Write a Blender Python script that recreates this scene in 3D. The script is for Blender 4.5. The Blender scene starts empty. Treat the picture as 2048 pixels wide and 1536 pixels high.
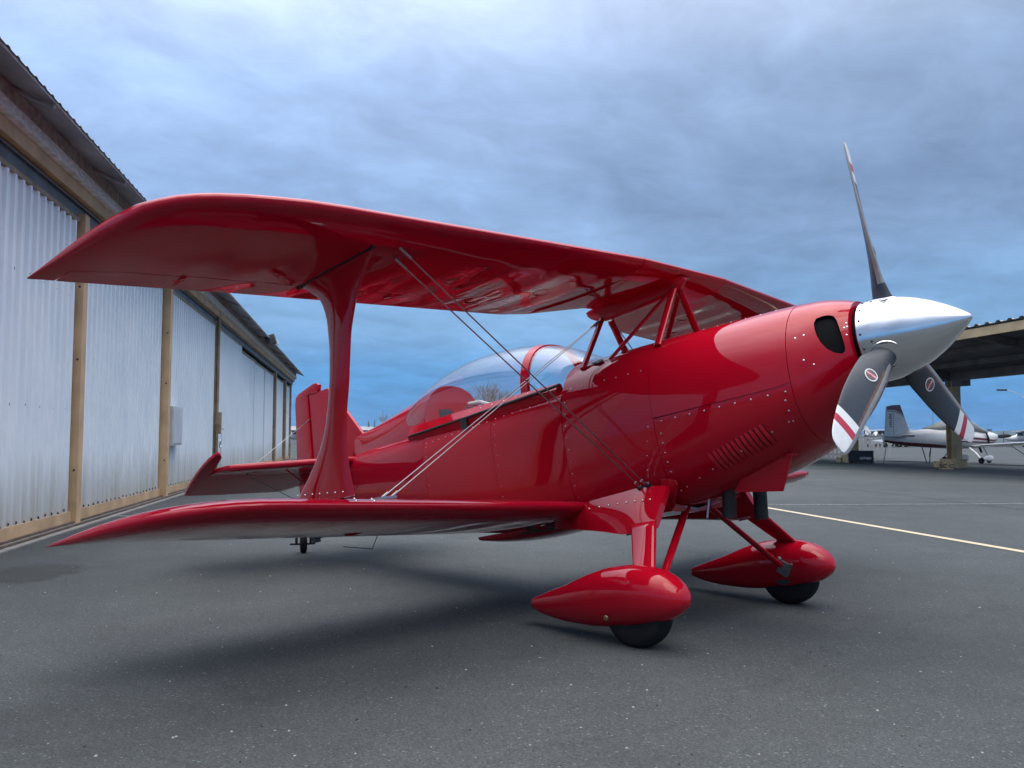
import bpy, math, random
import numpy as np
from mathutils import Vector, Matrix, Euler
random.seed(7)
R = math.radians
SC = bpy.context.scene
COL = SC.collection

# ------------------------------------------------------------------ camera
CAM_POS = Vector((2.549913, -4.331628, 1.0))
YAW, PITCH, ROLL = 2.337485, 0.0613905, 0.002614
fwd = Vector((math.cos(YAW)*math.cos(PITCH), math.sin(YAW)*math.cos(PITCH), math.sin(PITCH)))
rgt = Vector((math.sin(YAW), -math.cos(YAW), 0))
upv = rgt.cross(fwd)
rg2 = rgt*math.cos(ROLL) + upv*math.sin(ROLL)
up2 = -rgt*math.sin(ROLL) + upv*math.cos(ROLL)
cd = bpy.data.cameras.new('camera')
cd.sensor_width = 36.0
cd.lens = 1762.54*36/2048
cd.clip_start = 0.05
cd.clip_end = 20000
cam = bpy.data.objects.new('camera', cd)
COL.objects.link(cam)
m3 = Matrix((rg2, up2, -fwd)).transposed()
cam.matrix_world = Matrix.Translation(CAM_POS) @ m3.to_4x4()
SC.camera = cam

# ------------------------------------------------------------------ view + sky + sun
SC.view_settings.view_transform = 'Standard'
SC.view_settings.look = 'None'
SC.view_settings.exposure = 0.0
SC.view_settings.gamma = 1.0
SC.view_settings.use_curve_mapping = False
SC.render.film_transparent = False
SC.cycles.max_bounces = 7; SC.cycles.diffuse_bounces = 3; SC.cycles.glossy_bounces = 4; SC.cycles.transmission_bounces = 4; SC.cycles.volume_bounces = 0; SC.cycles.transparent_max_bounces = 16

SUN_EL, SUN_AZ = R(60), R(-15)      # high, behind and to the right of the camera (math azimuth)
world = bpy.data.worlds.new('World')
SC.world = world
world.use_nodes = True
wt = world.node_tree
wt.nodes.clear()
def WN(t, **k):
    n = wt.nodes.new(t)
    for a, b in k.items():
        setattr(n, a, b)
    return n
wl = wt.links.new
tc = WN('ShaderNodeTexCoord')
sep = WN('ShaderNodeSeparateXYZ'); wl(tc.outputs['Generated'], sep.inputs[0])
# even cloud deck: brightness rises smoothly from horizon to zenith (overcast law)
rampv = WN('ShaderNodeValToRGB'); wl(sep.outputs['Z'], rampv.inputs[0])
cr = rampv.color_ramp
cr.interpolation = 'EASE'
cr.elements[0].position = 0.0;  cr.elements[0].color = (0.075, 0.265, 0.600, 1)
cr.elements[1].position = 1.0;  cr.elements[1].color = (1.0, 1.0, 1.0, 1)
for p, c in ((0.06, (0.100, 0.330, 0.710)), (0.13, (0.215, 0.425, 0.740)), (0.24, (0.235, 0.375, 0.630)), (0.36, (0.275, 0.405, 0.650)), (0.46, (0.38, 0.49, 0.71)), (0.75, (0.76, 0.84, 0.98))):
    el = cr.elements.new(p); el.color = (*c, 1)
# dome coordinates of the cloud deck: project the direction on a sheet overhead
zz = WN('ShaderNodeMath', operation='MAXIMUM'); wl(sep.outputs['Z'], zz.inputs[0]); zz.inputs[1].default_value = 0.0
za = WN('ShaderNodeMath', operation='ADD'); wl(zz.outputs[0], za.inputs[0]); za.inputs[1].default_value = 0.16
dv = WN('ShaderNodeVectorMath', operation='DIVIDE'); wl(tc.outputs['Generated'], dv.inputs[0])
cmb = WN('ShaderNodeCombineXYZ'); 
for i in range(3): wl(za.outputs[0], cmb.inputs[i])
wl(cmb.outputs[0], dv.inputs[1])
mp = WN('ShaderNodeMapping'); wl(dv.outputs[0], mp.inputs[0])
mp.inputs['Rotation'].default_value = (0, 0, R(-28)); mp.inputs['Scale'].default_value = (1.0, 0.8, 0.6)
n1 = WN('ShaderNodeTexNoise'); wl(mp.outputs[0], n1.inputs['Vector'])
n1.inputs['Scale'].default_value = 1.15; n1.inputs['Detail'].default_value = 11; n1.inputs['Roughness'].default_value = 0.60; n1.inputs['Distortion'].default_value = 0.25
n2 = WN('ShaderNodeTexNoise'); wl(mp.outputs[0], n2.inputs['Vector'])
n2.inputs['Scale'].default_value = 5.5; n2.inputs['Detail'].default_value = 9; n2.inputs['Roughness'].default_value = 0.62; n2.inputs['Distortion'].default_value = 0.5
r1 = WN('ShaderNodeMapRange'); wl(n1.outputs['Fac'], r1.inputs[0])
r1.inputs[1].default_value = 0.30; r1.inputs[2].default_value = 0.72; r1.inputs[3].default_value = 0.80; r1.inputs[4].default_value = 1.27
r2 = WN('ShaderNodeMapRange'); wl(n2.outputs['Fac'], r2.inputs[0])
r2.inputs[1].default_value = 0.3; r2.inputs[2].default_value = 0.7; r2.inputs[3].default_value = 0.88; r2.inputs[4].default_value = 1.13
mm = WN('ShaderNodeMath', operation='MULTIPLY'); wl(r1.outputs[0], mm.inputs[0]); wl(r2.outputs[0], mm.inputs[1])
# thicker cloud is greyer, thin cloud whiter
tint = WN('ShaderNodeValToRGB'); wl(n1.outputs['Fac'], tint.inputs[0])
tint.color_ramp.elements[0].position = 0.34; tint.color_ramp.elements[0].color = (1.03, 0.98, 0.97, 1)
tint.color_ramp.elements[1].position = 0.70; tint.color_ramp.elements[1].color = (1.08, 1.04, 0.98, 1)
sc1 = WN('ShaderNodeVectorMath', operation='MULTIPLY'); wl(rampv.outputs[0], sc1.inputs[0]); wl(tint.outputs[0], sc1.inputs[1])
sc2 = WN('ShaderNodeVectorMath', operation='SCALE'); wl(sc1.outputs[0], sc2.inputs[0]); wl(mm.outputs[0], sc2.inputs['Scale'])
# zenith lift past 1.0 (ramp colours are limited to 1)
zl = WN('ShaderNodeMapRange'); wl(sep.outputs['Z'], zl.inputs[0])
zl.interpolation_type = 'SMOOTHSTEP'
zl.inputs[1].default_value = 0.42; zl.inputs[2].default_value = 1.0; zl.inputs[3].default_value = 10.0; zl.inputs[4].default_value = 27.0
sc3 = WN('ShaderNodeVectorMath', operation='SCALE'); wl(sc2.outputs[0], sc3.inputs[0]); wl(zl.outputs[0], sc3.inputs['Scale'])
# the cloud deck is thinner and brighter to the upper left: one broad, smooth lobe
sdv = WN('ShaderNodeVectorMath', operation='DOT_PRODUCT'); wl(tc.outputs['Generated'], sdv.inputs[0])
sdv.inputs[1].default_value = (math.cos(R(56))*math.cos(YAW+R(38)), math.cos(R(56))*math.sin(YAW+R(38)), math.sin(R(56)))
lob = WN('ShaderNodeMapRange'); lob.interpolation_type = 'SMOOTHSTEP'; wl(sdv.outputs['Value'], lob.inputs[0])
lob.inputs[1].default_value = 0.52; lob.inputs[2].default_value = 1.0; lob.inputs[3].default_value = 1.0; lob.inputs[4].default_value = 1.95
sc4 = WN('ShaderNodeVectorMath', operation='SCALE'); wl(sc3.outputs[0], sc4.inputs[0]); wl(lob.outputs[0], sc4.inputs['Scale'])
sky = WN('ShaderNodeTexSky', sky_type='NISHITA')
sky.sun_disc = False
sky.sun_elevation = SUN_EL
sky.sun_rotation = math.pi/2 - SUN_AZ
sky.dust_density = 2.0
mix = WN('ShaderNodeMixRGB', blend_type='MIX'); mix.inputs[0].default_value = 0.06
wl(sc4.outputs[0], mix.inputs[1]); wl(sky.outputs[0], mix.inputs[2])
bg = WN('ShaderNodeBackground'); bg.inputs['Strength'].default_value = 0.1
wl(mix.outputs[0], bg.inputs['Color'])
wo = WN('ShaderNodeOutputWorld'); wl(bg.outputs[0], wo.inputs['Surface'])

sl = bpy.data.lights.new('sun', 'SUN')
sl.energy = 0.9; sl.angle = R(40); sl.color = (1.0, 0.97, 0.92)
sun = bpy.data.objects.new('sun', sl); COL.objects.link(sun)
sd = Vector((math.cos(SUN_EL)*math.cos(SUN_AZ), math.cos(SUN_EL)*math.sin(SUN_AZ), math.sin(SUN_EL)))
sun.rotation_euler = (-sd).to_track_quat('-Z', 'Y').to_euler()
sun.location = (0, 0, 30)

# ------------------------------------------------------------------ materials
MATS = {}
def mat(name, base, rough=0.5, metal=0.0, coat=0.0, var=0.08, scale=6.0, bump=0.0, bscale=40.0, spec=0.5, detail=4, stretch=(1,1,1)):
    if name in MATS: return MATS[name]
    m = bpy.data.materials.new(name); m.use_nodes = True
    nt = m.node_tree; b = nt.nodes['Principled BSDF']
    b.inputs['Roughness'].default_value = rough
    b.inputs['Metallic'].default_value = metal
    b.inputs['Specular IOR Level'].default_value = spec
    if coat:
        b.inputs['Coat Weight'].default_value = coat
        b.inputs['Coat Roughness'].default_value = 0.012
        b.inputs['Coat IOR'].default_value = 1.43
    tcn = nt.nodes.new('ShaderNodeTexCoord')
    mpn = nt.nodes.new('ShaderNodeMapping'); nt.links.new(tcn.outputs['Object'], mpn.inputs[0]); mpn.inputs['Scale'].default_value = stretch
    nz = nt.nodes.new('ShaderNodeTexNoise'); nt.links.new(mpn.outputs[0], nz.inputs['Vector'])
    nz.inputs['Scale'].default_value = scale; nz.inputs['Detail'].default_value = detail
    rp = nt.nodes.new('ShaderNodeValToRGB'); nt.links.new(nz.outputs['Fac'], rp.inputs[0])
    rp.color_ramp.elements[0].position = 0.3; rp.color_ramp.elements[1].position = 0.7
    rp.color_ramp.elements[0].color = (*[max(0, c*(1-var)) for c in base], 1)
    rp.color_ramp.elements[1].color = (*[min(1, c*(1+var)) for c in base], 1)
    nt.links.new(rp.outputs[0], b.inputs['Base Color'])
    if bump:
        n2 = nt.nodes.new('ShaderNodeTexNoise'); nt.links.new(mpn.outputs[0], n2.inputs['Vector'])
        n2.inputs['Scale'].default_value = bscale; n2.inputs['Detail'].default_value = 3
        bp = nt.nodes.new('ShaderNodeBump'); bp.inputs['Strength'].default_value = bump; bp.inputs['Distance'].default_value = 0.01
        nt.links.new(n2.outputs['Fac'], bp.inputs['Height']); nt.links.new(bp.outputs[0], b.inputs['Normal'])
        if coat: nt.links.new(bp.outputs[0], b.inputs['Coat Normal'])
    MATS[name] = m
    return m

RED = mat('red_paint', (0.39, 0.0028, 0.014), 0.5, coat=1.0, var=0.03, scale=2.0, bump=0.012, bscale=2.2, spec=0.0)
REDF = mat('red_fabric_paint', (0.36, 0.0028, 0.017), 0.5, coat=1.0, var=0.04, scale=3.0, bump=0.004, bscale=1.6, spec=0.0)
DARK = mat('dark_cavity', (0.006, 0.006, 0.007), 0.9, spec=0.1)
BLACK = mat('black_rubber_strip', (0.015, 0.015, 0.017), 0.55)
RUBBER = mat('tyre_rubber', (0.011, 0.011, 0.013), 0.75, spec=0.25, bump=0.2, bscale=60)
CHROME = mat('polished_spinner', (0.78, 0.79, 0.81), 0.13, metal=1.0, var=0.03, scale=3, stretch=(1, 6, 6))
STEEL = mat('bare_steel', (0.55, 0.56, 0.58), 0.3, metal=1.0)
RIVET = mat('screw_steel', (0.75, 0.74, 0.74), 0.25, metal=1.0)
WIRE = mat('streamline_wire', (0.36, 0.35, 0.37), 0.28, metal=1.0, var=0.1, scale=3)
EXH = mat('exhaust_steel', (0.035, 0.03, 0.03), 0.6, metal=0.5, var=0.3)
BLADE = mat('blade_slate', (0.026, 0.032, 0.043), 0.40, var=0.12, scale=14)
WHITE = mat('blade_white', (0.72, 0.73, 0.73), 0.4, var=0.06, scale=30)
STRIPE = mat('blade_red', (0.42, 0.022, 0.05), 0.4)
NICKEL = mat('blade_edge_metal', (0.33, 0.315, 0.30), 0.42, metal=0.6, var=0.12, scale=20)
WARM = mat('painted_warm_reflection', (0.13, 0.062, 0.042), 0.45, var=0.35, scale=30)  # warm reflection along the blade's leading edge, painted in as a brown band

def glass_mat():
    m = bpy.data.materials.new('acrylic_glass'); m.use_nodes = True
    nt = m.node_tree; nt.nodes.clear()
    o = nt.nodes.new('ShaderNodeOutputMaterial'); mx = nt.nodes.new('ShaderNodeMixShader')
    tr = nt.nodes.new('ShaderNodeBsdfTransparent'); tr.inputs[0].default_value = (0.93, 0.945, 0.95, 1)
    gl = nt.nodes.new('ShaderNodeBsdfGlossy'); gl.inputs['Roughness'].default_value = 0.03
    lw = nt.nodes.new('ShaderNodeLayerWeight'); lw.inputs['Blend'].default_value = 0.5
    pw = nt.nodes.new('ShaderNodeMath'); pw.operation = 'POWER'; nt.links.new(lw.outputs['Facing'], pw.inputs[0]); pw.inputs[1].default_value = 3.2
    fr = nt.nodes.new('ShaderNodeMath'); fr.operation = 'MULTIPLY_ADD'; nt.links.new(pw.outputs[0], fr.inputs[0]); fr.inputs[1].default_value = 0.88; fr.inputs[2].default_value = 0.06
    nt.links.new(fr.outputs[0], mx.inputs[0]); nt.links.new(tr.outputs[0], mx.inputs[1]); nt.links.new(gl.outputs[0], mx.inputs[2])
    nt.links.new(mx.outputs[0], o.inputs[0])
    return m
GLASS = glass_mat()

# ------------------------------------------------------------------ mesh builder
class MB:
    def __init__(s): s.v = []; s.f = []; s.m = []
    def add(s, verts, faces, mi=0):
        k = len(s.v); s.v += [tuple(p) for p in verts]; s.f += [tuple(i+k for i in f) for f in faces]; s.m += [mi]*len(faces)
        return s
    def box(s, c, size, rot=None, mi=0):
        c = Vector(c); h = [x/2 for x in size]
        P = []
        for sx in (-1, 1):
            for sy in (-1, 1):
                for sz in (-1, 1):
                    q = Vector((sx*h[0], sy*h[1], sz*h[2]))
                    if rot is not None: q = rot @ q
                    P.append(c+q)
        return s.add(P, [(0,1,3,2),(4,6,7,5),(0,4,5,1),(2,3,7,6),(0,2,6,4),(1,5,7,3)], mi)
    def grid(s, rows, close_v=False, close_u=False, mi=0, flip=False, cap0=False, cap1=False):
        n = len(rows[0]); P = [p for r in rows for p in r]; F = []
        nr = len(rows)
        for i in range(nr if close_u else nr-1):
            i2 = (i+1) % nr
            for j in range(n if close_v else n-1):
                j2 = (j+1) % n
                q = (i*n+j, i*n+j2, i2*n+j2, i2*n+j)
                F.append(q[::-1] if flip else q)
        if cap0: F.append(tuple(range(n)) if flip else tuple(range(n-1, -1, -1)))
        if cap1:
            b = (nr-1)*n
            F.append(tuple(range(b+n-1, b-1, -1)) if flip else tuple(range(b, b+n)))
        return s.add(P, F, mi)
    def tube(s, p0, p1, r0, r1=None, n=12, flat=None, flatdir=None, mi=0, cap=True):
        return s.path([p0, p1], [r0, r0 if r1 is None else r1], n, flat, flatdir, mi, cap)
    def path(s, pts, rad, n=10, flat=None, flatdir=None, mi=0, cap=True):
        pts = [Vector(p) for p in pts]
        if not hasattr(rad, '__len__'): rad = [rad]*len(pts)
        rows = []; prev = None
        for i, p in enumerate(pts):
            d = (pts[min(i+1, len(pts)-1)] - pts[max(i-1, 0)]).normalized()
            ref = Vector(flatdir) if flatdir is not None else (prev if prev is not None else (Vector((0,0,1)) if abs(d.z) < 0.9 else Vector((1,0,0))))
            a = (ref - d*ref.dot(d)).normalized(); b = d.cross(a); prev = a
            k = flat or 1.0
            rows.append([p + a*rad[i]*math.cos(2*math.pi*j/n) + b*rad[i]*k*math.sin(2*math.pi*j/n) for j in range(n)])
        return s.grid(rows, close_v=True, mi=mi, cap0=cap, cap1=cap)
    def disc_ring(s, c, axis, r, tr, n=24, k=8, mi=0):   # torus
        c = Vector(c); ax = Vector(axis).normalized()
        a = ax.orthogonal().normalized(); b = ax.cross(a)
        rows = []
        for i in range(n):
            t = 2*math.pi*i/n; d = a*math.cos(t)+b*math.sin(t)
            rows.append([c + d*(r+tr*math.cos(2*math.pi*j/k)) + ax*tr*math.sin(2*math.pi*j/k) for j in range(k)])
        return s.grid(rows, close_v=True, close_u=True, mi=mi)
    def lathe(s, c, axis, prof, n=32, mi=0, up=None):    # prof: list of (along, radius)
        c = Vector(c); ax = Vector(axis).normalized()
        a = ax.orthogonal().normalized(); b = ax.cross(a)
        rows = [[c + ax*h + (a*math.cos(2*math.pi*j/n)+b*math.sin(2*math.pi*j/n))*r for j in range(n)] for h, r in prof]
        return s.grid(rows, close_v=True, mi=mi)
    def dome(s, c, nrm, r, h=0.5, n=8, mi=0):
        c = Vector(c); ax = Vector(nrm).normalized(); a = ax.orthogonal().normalized(); b = ax.cross(a)
        P = []
        for hh, rr in ((-0.2*h, 1.0), (0.35*h, 0.92), (0.8*h, 0.55)):
            P += [c + ax*r*hh + (a*math.cos(2*math.pi*j/n)+b*math.sin(2*math.pi*j/n))*r*rr for j in range(n)]
        P.append(c+ax*r*h)
        F = []
        for i in range(2):
            for j in range(n): F.append((i*n+j, i*n+(j+1) % n, (i+1)*n+(j+1) % n, (i+1)*n+j))
        for j in range(n): F.append((2*n+j, 2*n+(j+1) % n, 3*n))
        return s.add(P, F, mi)
    def prism(s, poly, off, mi=0):      # poly: 3D points (planar), off: vector
        n = len(poly); off = Vector(off)
        P = [Vector(p) for p in poly] + [Vector(p)+off for p in poly]
        F = [tuple(range(n-1, -1, -1)), tuple(range(n, 2*n))] + [(i, (i+1) % n, n+(i+1) % n, n+i) for i in range(n)]
        return s.add(P, F, mi)
    def build(s, name, mats, parent=None, smooth=True, ang=40, fix=True):
        me = bpy.data.meshes.new(name)
        me.from_pydata(s.v, [], s.f)
        if not isinstance(mats, (list, tuple)): mats = [mats]
        for m in mats: me.materials.append(m)
        me.polygons.foreach_set('material_index', s.m)
        me.update()
        if fix:
            import bmesh
            bm = bmesh.new(); bm.from_mesh(me)
            bmesh.ops.remove_doubles(bm, verts=bm.verts, dist=1e-5)
            bmesh.ops.recalc_face_normals(bm, faces=bm.faces)
            bm.to_mesh(me); bm.free()
        if smooth:
            me.polygons.foreach_set('use_smooth', [True]*len(me.polygons))
            me.set_sharp_from_angle(angle=R(ang))
        o = bpy.data.objects.new(name, me); COL.objects.link(o)
        if parent is not None: o.parent = parent
        return o

def empty(name, loc=(0,0,0), rz=0):
    o = bpy.data.objects.new(name, None); COL.objects.link(o)
    o.location = loc; o.rotation_euler = (0, 0, rz); o.empty_display_size = 0.3
    return o
def tag(o, label=None, cat=None, group=None, kind=None):
    if label: o['label'] = label
    if cat: o['category'] = cat
    if group: o['group'] = group
    if kind: o['kind'] = kind
    return o
def struct(o): o['kind'] = 'structure'; return o
def copy_tree(o, parent=None):
    c = o.copy(); COL.objects.link(c); c.parent = parent
    for ch in list(o.children): copy_tree(ch, c)
    return c
def text_mesh(txt, size, name, material, parent, M, bold=0.0, depth=0.001):
    cu = bpy.data.curves.new(name, 'FONT'); cu.body = txt; cu.size = size; cu.align_x = 'CENTER'; cu.align_y = 'CENTER'
    cu.extrude = depth; cu.offset = bold; cu.resolution_u = 2
    t = bpy.data.objects.new(name+'_tmp', cu); COL.objects.link(t)
    dg = bpy.context.evaluated_depsgraph_get(); me = bpy.data.meshes.new_from_object(t.evaluated_get(dg))
    bpy.data.objects.remove(t); bpy.data.curves.remove(cu)
    me.materials.clear(); me.materials.append(material); me.transform(M)
    me.name = name
    o = bpy.data.objects.new(name, me); COL.objects.link(o)
    if parent is not None: o.parent = parent
    return o
def hermite(x, xs, ys):
    # smooth monotone-ish interpolation of a table (xs ascending)
    i = min(max(int(np.searchsorted(xs, x))-1, 0), len(xs)-2)
    h = xs[i+1]-xs[i]; t = min(max((x-xs[i])/h, 0), 1)
    d = [(ys[k+1]-ys[k])/(xs[k+1]-xs[k]) for k in range(len(xs)-1)]
    def tan(k):
        if k == 0: return d[0]
        if k == len(xs)-1: return d[-1]
        return 0 if d[k-1]*d[k] <= 0 else 2*d[k-1]*d[k]/(d[k-1]+d[k])
    a, b = tan(i), tan(i+1)
    t2, t3 = t*t, t*t*t
    return ys[i]*(2*t3-3*t2+1)+a*h*(t3-2*t2+t)+ys[i+1]*(-2*t3+3*t2)+b*h*(t3-t2)

# ================================================================== SETTING
H0 = Vector((-6.79, -1.62, 0)); EA = R(143.7)
HE = Vector((math.cos(EA), math.sin(EA), 0)); HN = Vector((0.59201318, 0.80592828, 0))
UZ = Vector((0, 0, 1))
def HW(s, q, z): return H0 + HE*s + HN*q + UZ*z
HROT = Matrix((HE, HN, UZ)).transposed()      # columns: along, outwards, up

def asphalt_mat():
    m = bpy.data.materials.new('asphalt'); m.use_nodes = True
    nt = m.node_tree; b = nt.nodes['Principled BSDF']; L = nt.links.new
    tcn = nt.nodes.new('ShaderNodeTexCoord')
    def noise(sc, det, ro=0.5):
        n = nt.nodes.new('ShaderNodeTexNoise'); L(tcn.outputs['Object'], n.inputs['Vector'])
        n.inputs['Scale'].default_value = sc; n.inputs['Detail'].default_value = det; n.inputs['Roughness'].default_value = ro; return n
    def ramp(src, stops):
        r = nt.nodes.new('ShaderNodeValToRGB'); L(src, r.inputs[0])
        e = r.color_ramp.elements
        e[0].position, e[0].color = stops[0][0], (*stops[0][1], 1)
        e[1].position, e[1].color = stops[-1][0], (*stops[-1][1], 1)
        for p, c in stops[1:-1]: x = e.new(p); x.color = (*c, 1)
        return r
    def mul(a, bb, f=1.0):
        x = nt.nodes.new('ShaderNodeMixRGB'); x.blend_type = 'MULTIPLY'; x.inputs[0].default_value = f; L(a, x.inputs[1]); L(bb, x.inputs[2]); return x
    def v3(x): return (x, x, x)
    big = ramp(noise(0.22, 5, 0.6).outputs['Fac'], [(0.28, (0.037, 0.043, 0.045)), (0.5, (0.052, 0.059, 0.061)), (0.74, (0.072, 0.080, 0.081))])
    mid = ramp(noise(2.3, 6, 0.65).outputs['Fac'], [(0.3, v3(0.86)), (0.7, v3(1.1))])
    # aggregate: individual stones seen in the worn surface
    vo = nt.nodes.new('ShaderNodeTexVoronoi'); L(tcn.outputs['Object'], vo.inputs['Vector']); vo.inputs['Scale'].default_value = 150
    sx = nt.nodes.new('ShaderNodeSeparateXYZ'); L(vo.outputs['Color'], sx.inputs[0])
    agg = ramp(sx.outputs['X'], [(0.0, v3(0.62)), (0.45, v3(0.93)), (0.9, v3(1.15)), (0.985, v3(1.32)), (0.993, v3(2.5))])
    fine = ramp(noise(120, 5, 0.8).outputs['Fac'], [(0.3, v3(0.42)), (0.7, v3(1.60))])
    v2 = nt.nodes.new('ShaderNodeTexVoronoi'); L(tcn.outputs['Object'], v2.inputs['Vector']); v2.inputs['Scale'].default_value = 58
    sx2 = nt.nodes.new('ShaderNodeSeparateXYZ'); L(v2.outputs['Color'], sx2.inputs[0])
    rare = ramp(sx2.outputs['Y'], [(0.0, v3(1.0)), (0.986, v3(1.0)), (0.990, v3(2.1))])
    nearc = ramp(v2.outputs['Distance'], [(0.0, v3(1.0)), (0.30, v3(1.0)), (0.38, v3(0.0))])
    rm = nt.nodes.new('ShaderNodeMixRGB'); L(nearc.outputs[0], rm.inputs[0]); rm.inputs[1].default_value = (1, 1, 1, 1); L(rare.outputs[0], rm.inputs[2])
    c = mul(big.outputs[0], mid.outputs[0]); c = mul(c.outputs[0], rm.outputs[0]); c = mul(c.outputs[0], agg.outputs[0]); c = mul(c.outputs[0], fine.outputs[0])
    # scattered dark patches of old oil and pale traffic streaks
    oil = ramp(noise(0.62, 3, 0.5).outputs['Fac'], [(0.27, v3(0.72)), (0.36, v3(1.0))])
    c = mul(c.outputs[0], oil.outputs[0])
    # fine cracks
    vc = nt.nodes.new('ShaderNodeTexVoronoi'); vc.feature = 'DISTANCE_TO_EDGE'; vc.inputs['Scale'].default_value = 0.16
    nd = noise(1.1, 6, 0.6)
    ad = nt.nodes.new('ShaderNodeVectorMath'); ad.operation = 'MULTIPLY_ADD'; L(nd.outputs['Color'], ad.inputs[0]); ad.inputs[1].default_value = (1.2, 1.2, 0); L(tcn.outputs['Object'], ad.inputs[2])
    L(ad.outputs[0], vc.inputs['Vector'])
    ck = ramp(vc.outputs['Distance'], [(0.0, v3(0.45)), (0.0022, v3(0.72)), (0.004, v3(1.0))])
    c = mul(c.outputs[0], ck.outputs[0], 0.3)
    L(c.outputs[0], b.inputs['Base Color'])
    b.inputs['Roughness'].default_value = 0.82
    b.inputs['Specular IOR Level'].default_value = 0.35
    bp = nt.nodes.new('ShaderNodeBump'); bp.inputs['Strength'].default_value = 0.55; bp.inputs['Distance'].default_value = 0.004
    L(vo.outputs['Distance'], bp.inputs['Height']); L(bp.outputs[0], b.inputs['Normal'])
    return m
ASPH = asphalt_mat()
g = MB(); 
S = 3000
g.add([(-S,-S,0),(S,-S,0),(S,S,0),(-S,S,0)], [(0,1,2,3)])
ground = struct(g.build('ground', ASPH, smooth=False, fix=False))

# painted lines, crack and stain (sheets just above the asphalt)
def worn_paint(name, col, keep):
    m = bpy.data.materials.new(name); m.use_nodes = True
    nt = m.node_tree; b = nt.nodes['Principled BSDF']; L = nt.links.new
    tcn = nt.nodes.new('ShaderNodeTexCoord')
    n = nt.nodes.new('ShaderNodeTexNoise'); L(tcn.outputs['Object'], n.inputs['Vector']); n.inputs['Scale'].default_value = 26; n.inputs['Detail'].default_value = 8; n.inputs['Roughness'].default_value = 0.7
    r = nt.nodes.new('ShaderNodeValToRGB'); L(n.outputs['Fac'], r.inputs[0])
    r.color_ramp.elements[0].position = keep-0.06; r.color_ramp.elements[1].position = keep+0.06
    r.color_ramp.elements[0].color = (0.07, 0.073, 0.077, 1); r.color_ramp.elements[1].color = (*col, 1)
    L(r.outputs[0], b.inputs['Base Color']); b.inputs['Roughness'].default_value = 0.75
    return m
YP = worn_paint('cream_line_paint', (0.50, 0.42, 0.28), 0.36)
WP = worn_paint('worn_white_line_paint', (0.32, 0.33, 0.33), 0.50)
SEAL = mat('crack_sealant', (0.028, 0.030, 0.032), 0.7, var=0.3, scale=5)
OIL = mat('oil_stain', (0.030, 0.034, 0.032), 0.6, var=0.25, scale=4)
def strip(name, pts, w, material, z, jag=0.0, sub=1):
    rows = []; pts = [Vector((p[0], p[1], 0)) for p in pts]
    dense = []
    for a, b in zip(pts, pts[1:]):
        for k in range(sub): dense.append(a.lerp(b, k/sub))
    dense.append(pts[-1])
    rng = random.Random(3)
    for i, p in enumerate(dense):
        d = (dense[min(i+1, len(dense)-1)]-dense[max(i-1, 0)]).normalized(); nrm = Vector((-d.y, d.x, 0))
        off = nrm*rng.uniform(-jag, jag); ww = w*(1+(rng.uniform(-.5, .5) if jag else 0))
        rows.append([p+off-nrm*ww/2+UZ*z, p+off+nrm*ww/2+UZ*z])
    o = MB().grid(rows).build(name, material, smooth=False, fix=False)
    return struct(o)
d1 = (Vector((0.34, 4.54))-Vector((-4.0, 7.72))).normalized()
strip('painted_line', [Vector((-4.0, 7.72))-d1*14, Vector((0.34, 4.54))+d1*12], 0.105, YP, 0.004)
d2 = (Vector((-1.28, 11.11))-Vector((-4.1, 7.9))).normalized()
strip('painted_line', [Vector((-4.1, 7.9))-d2*1.0, Vector((-1.28, 11.11))+d2*14], 0.07, WP, 0.0045)
strip('painted_line', [(-11.5, 18.8), (-9.0, 24.0)], 0.09, WP, 0.004)
strip('painted_line', [(-8.95, 0.2), (-7.9, 1.25)], 0.10, WP, 0.004)
strip('pavement_crack', [(-7.6, 15.6), (-6.15, 14.05), (-3.6, 12.1), (-0.95, 9.8), (3.5, 6.5)], 0.035, SEAL, 0.003, 0.05, 40)
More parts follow.
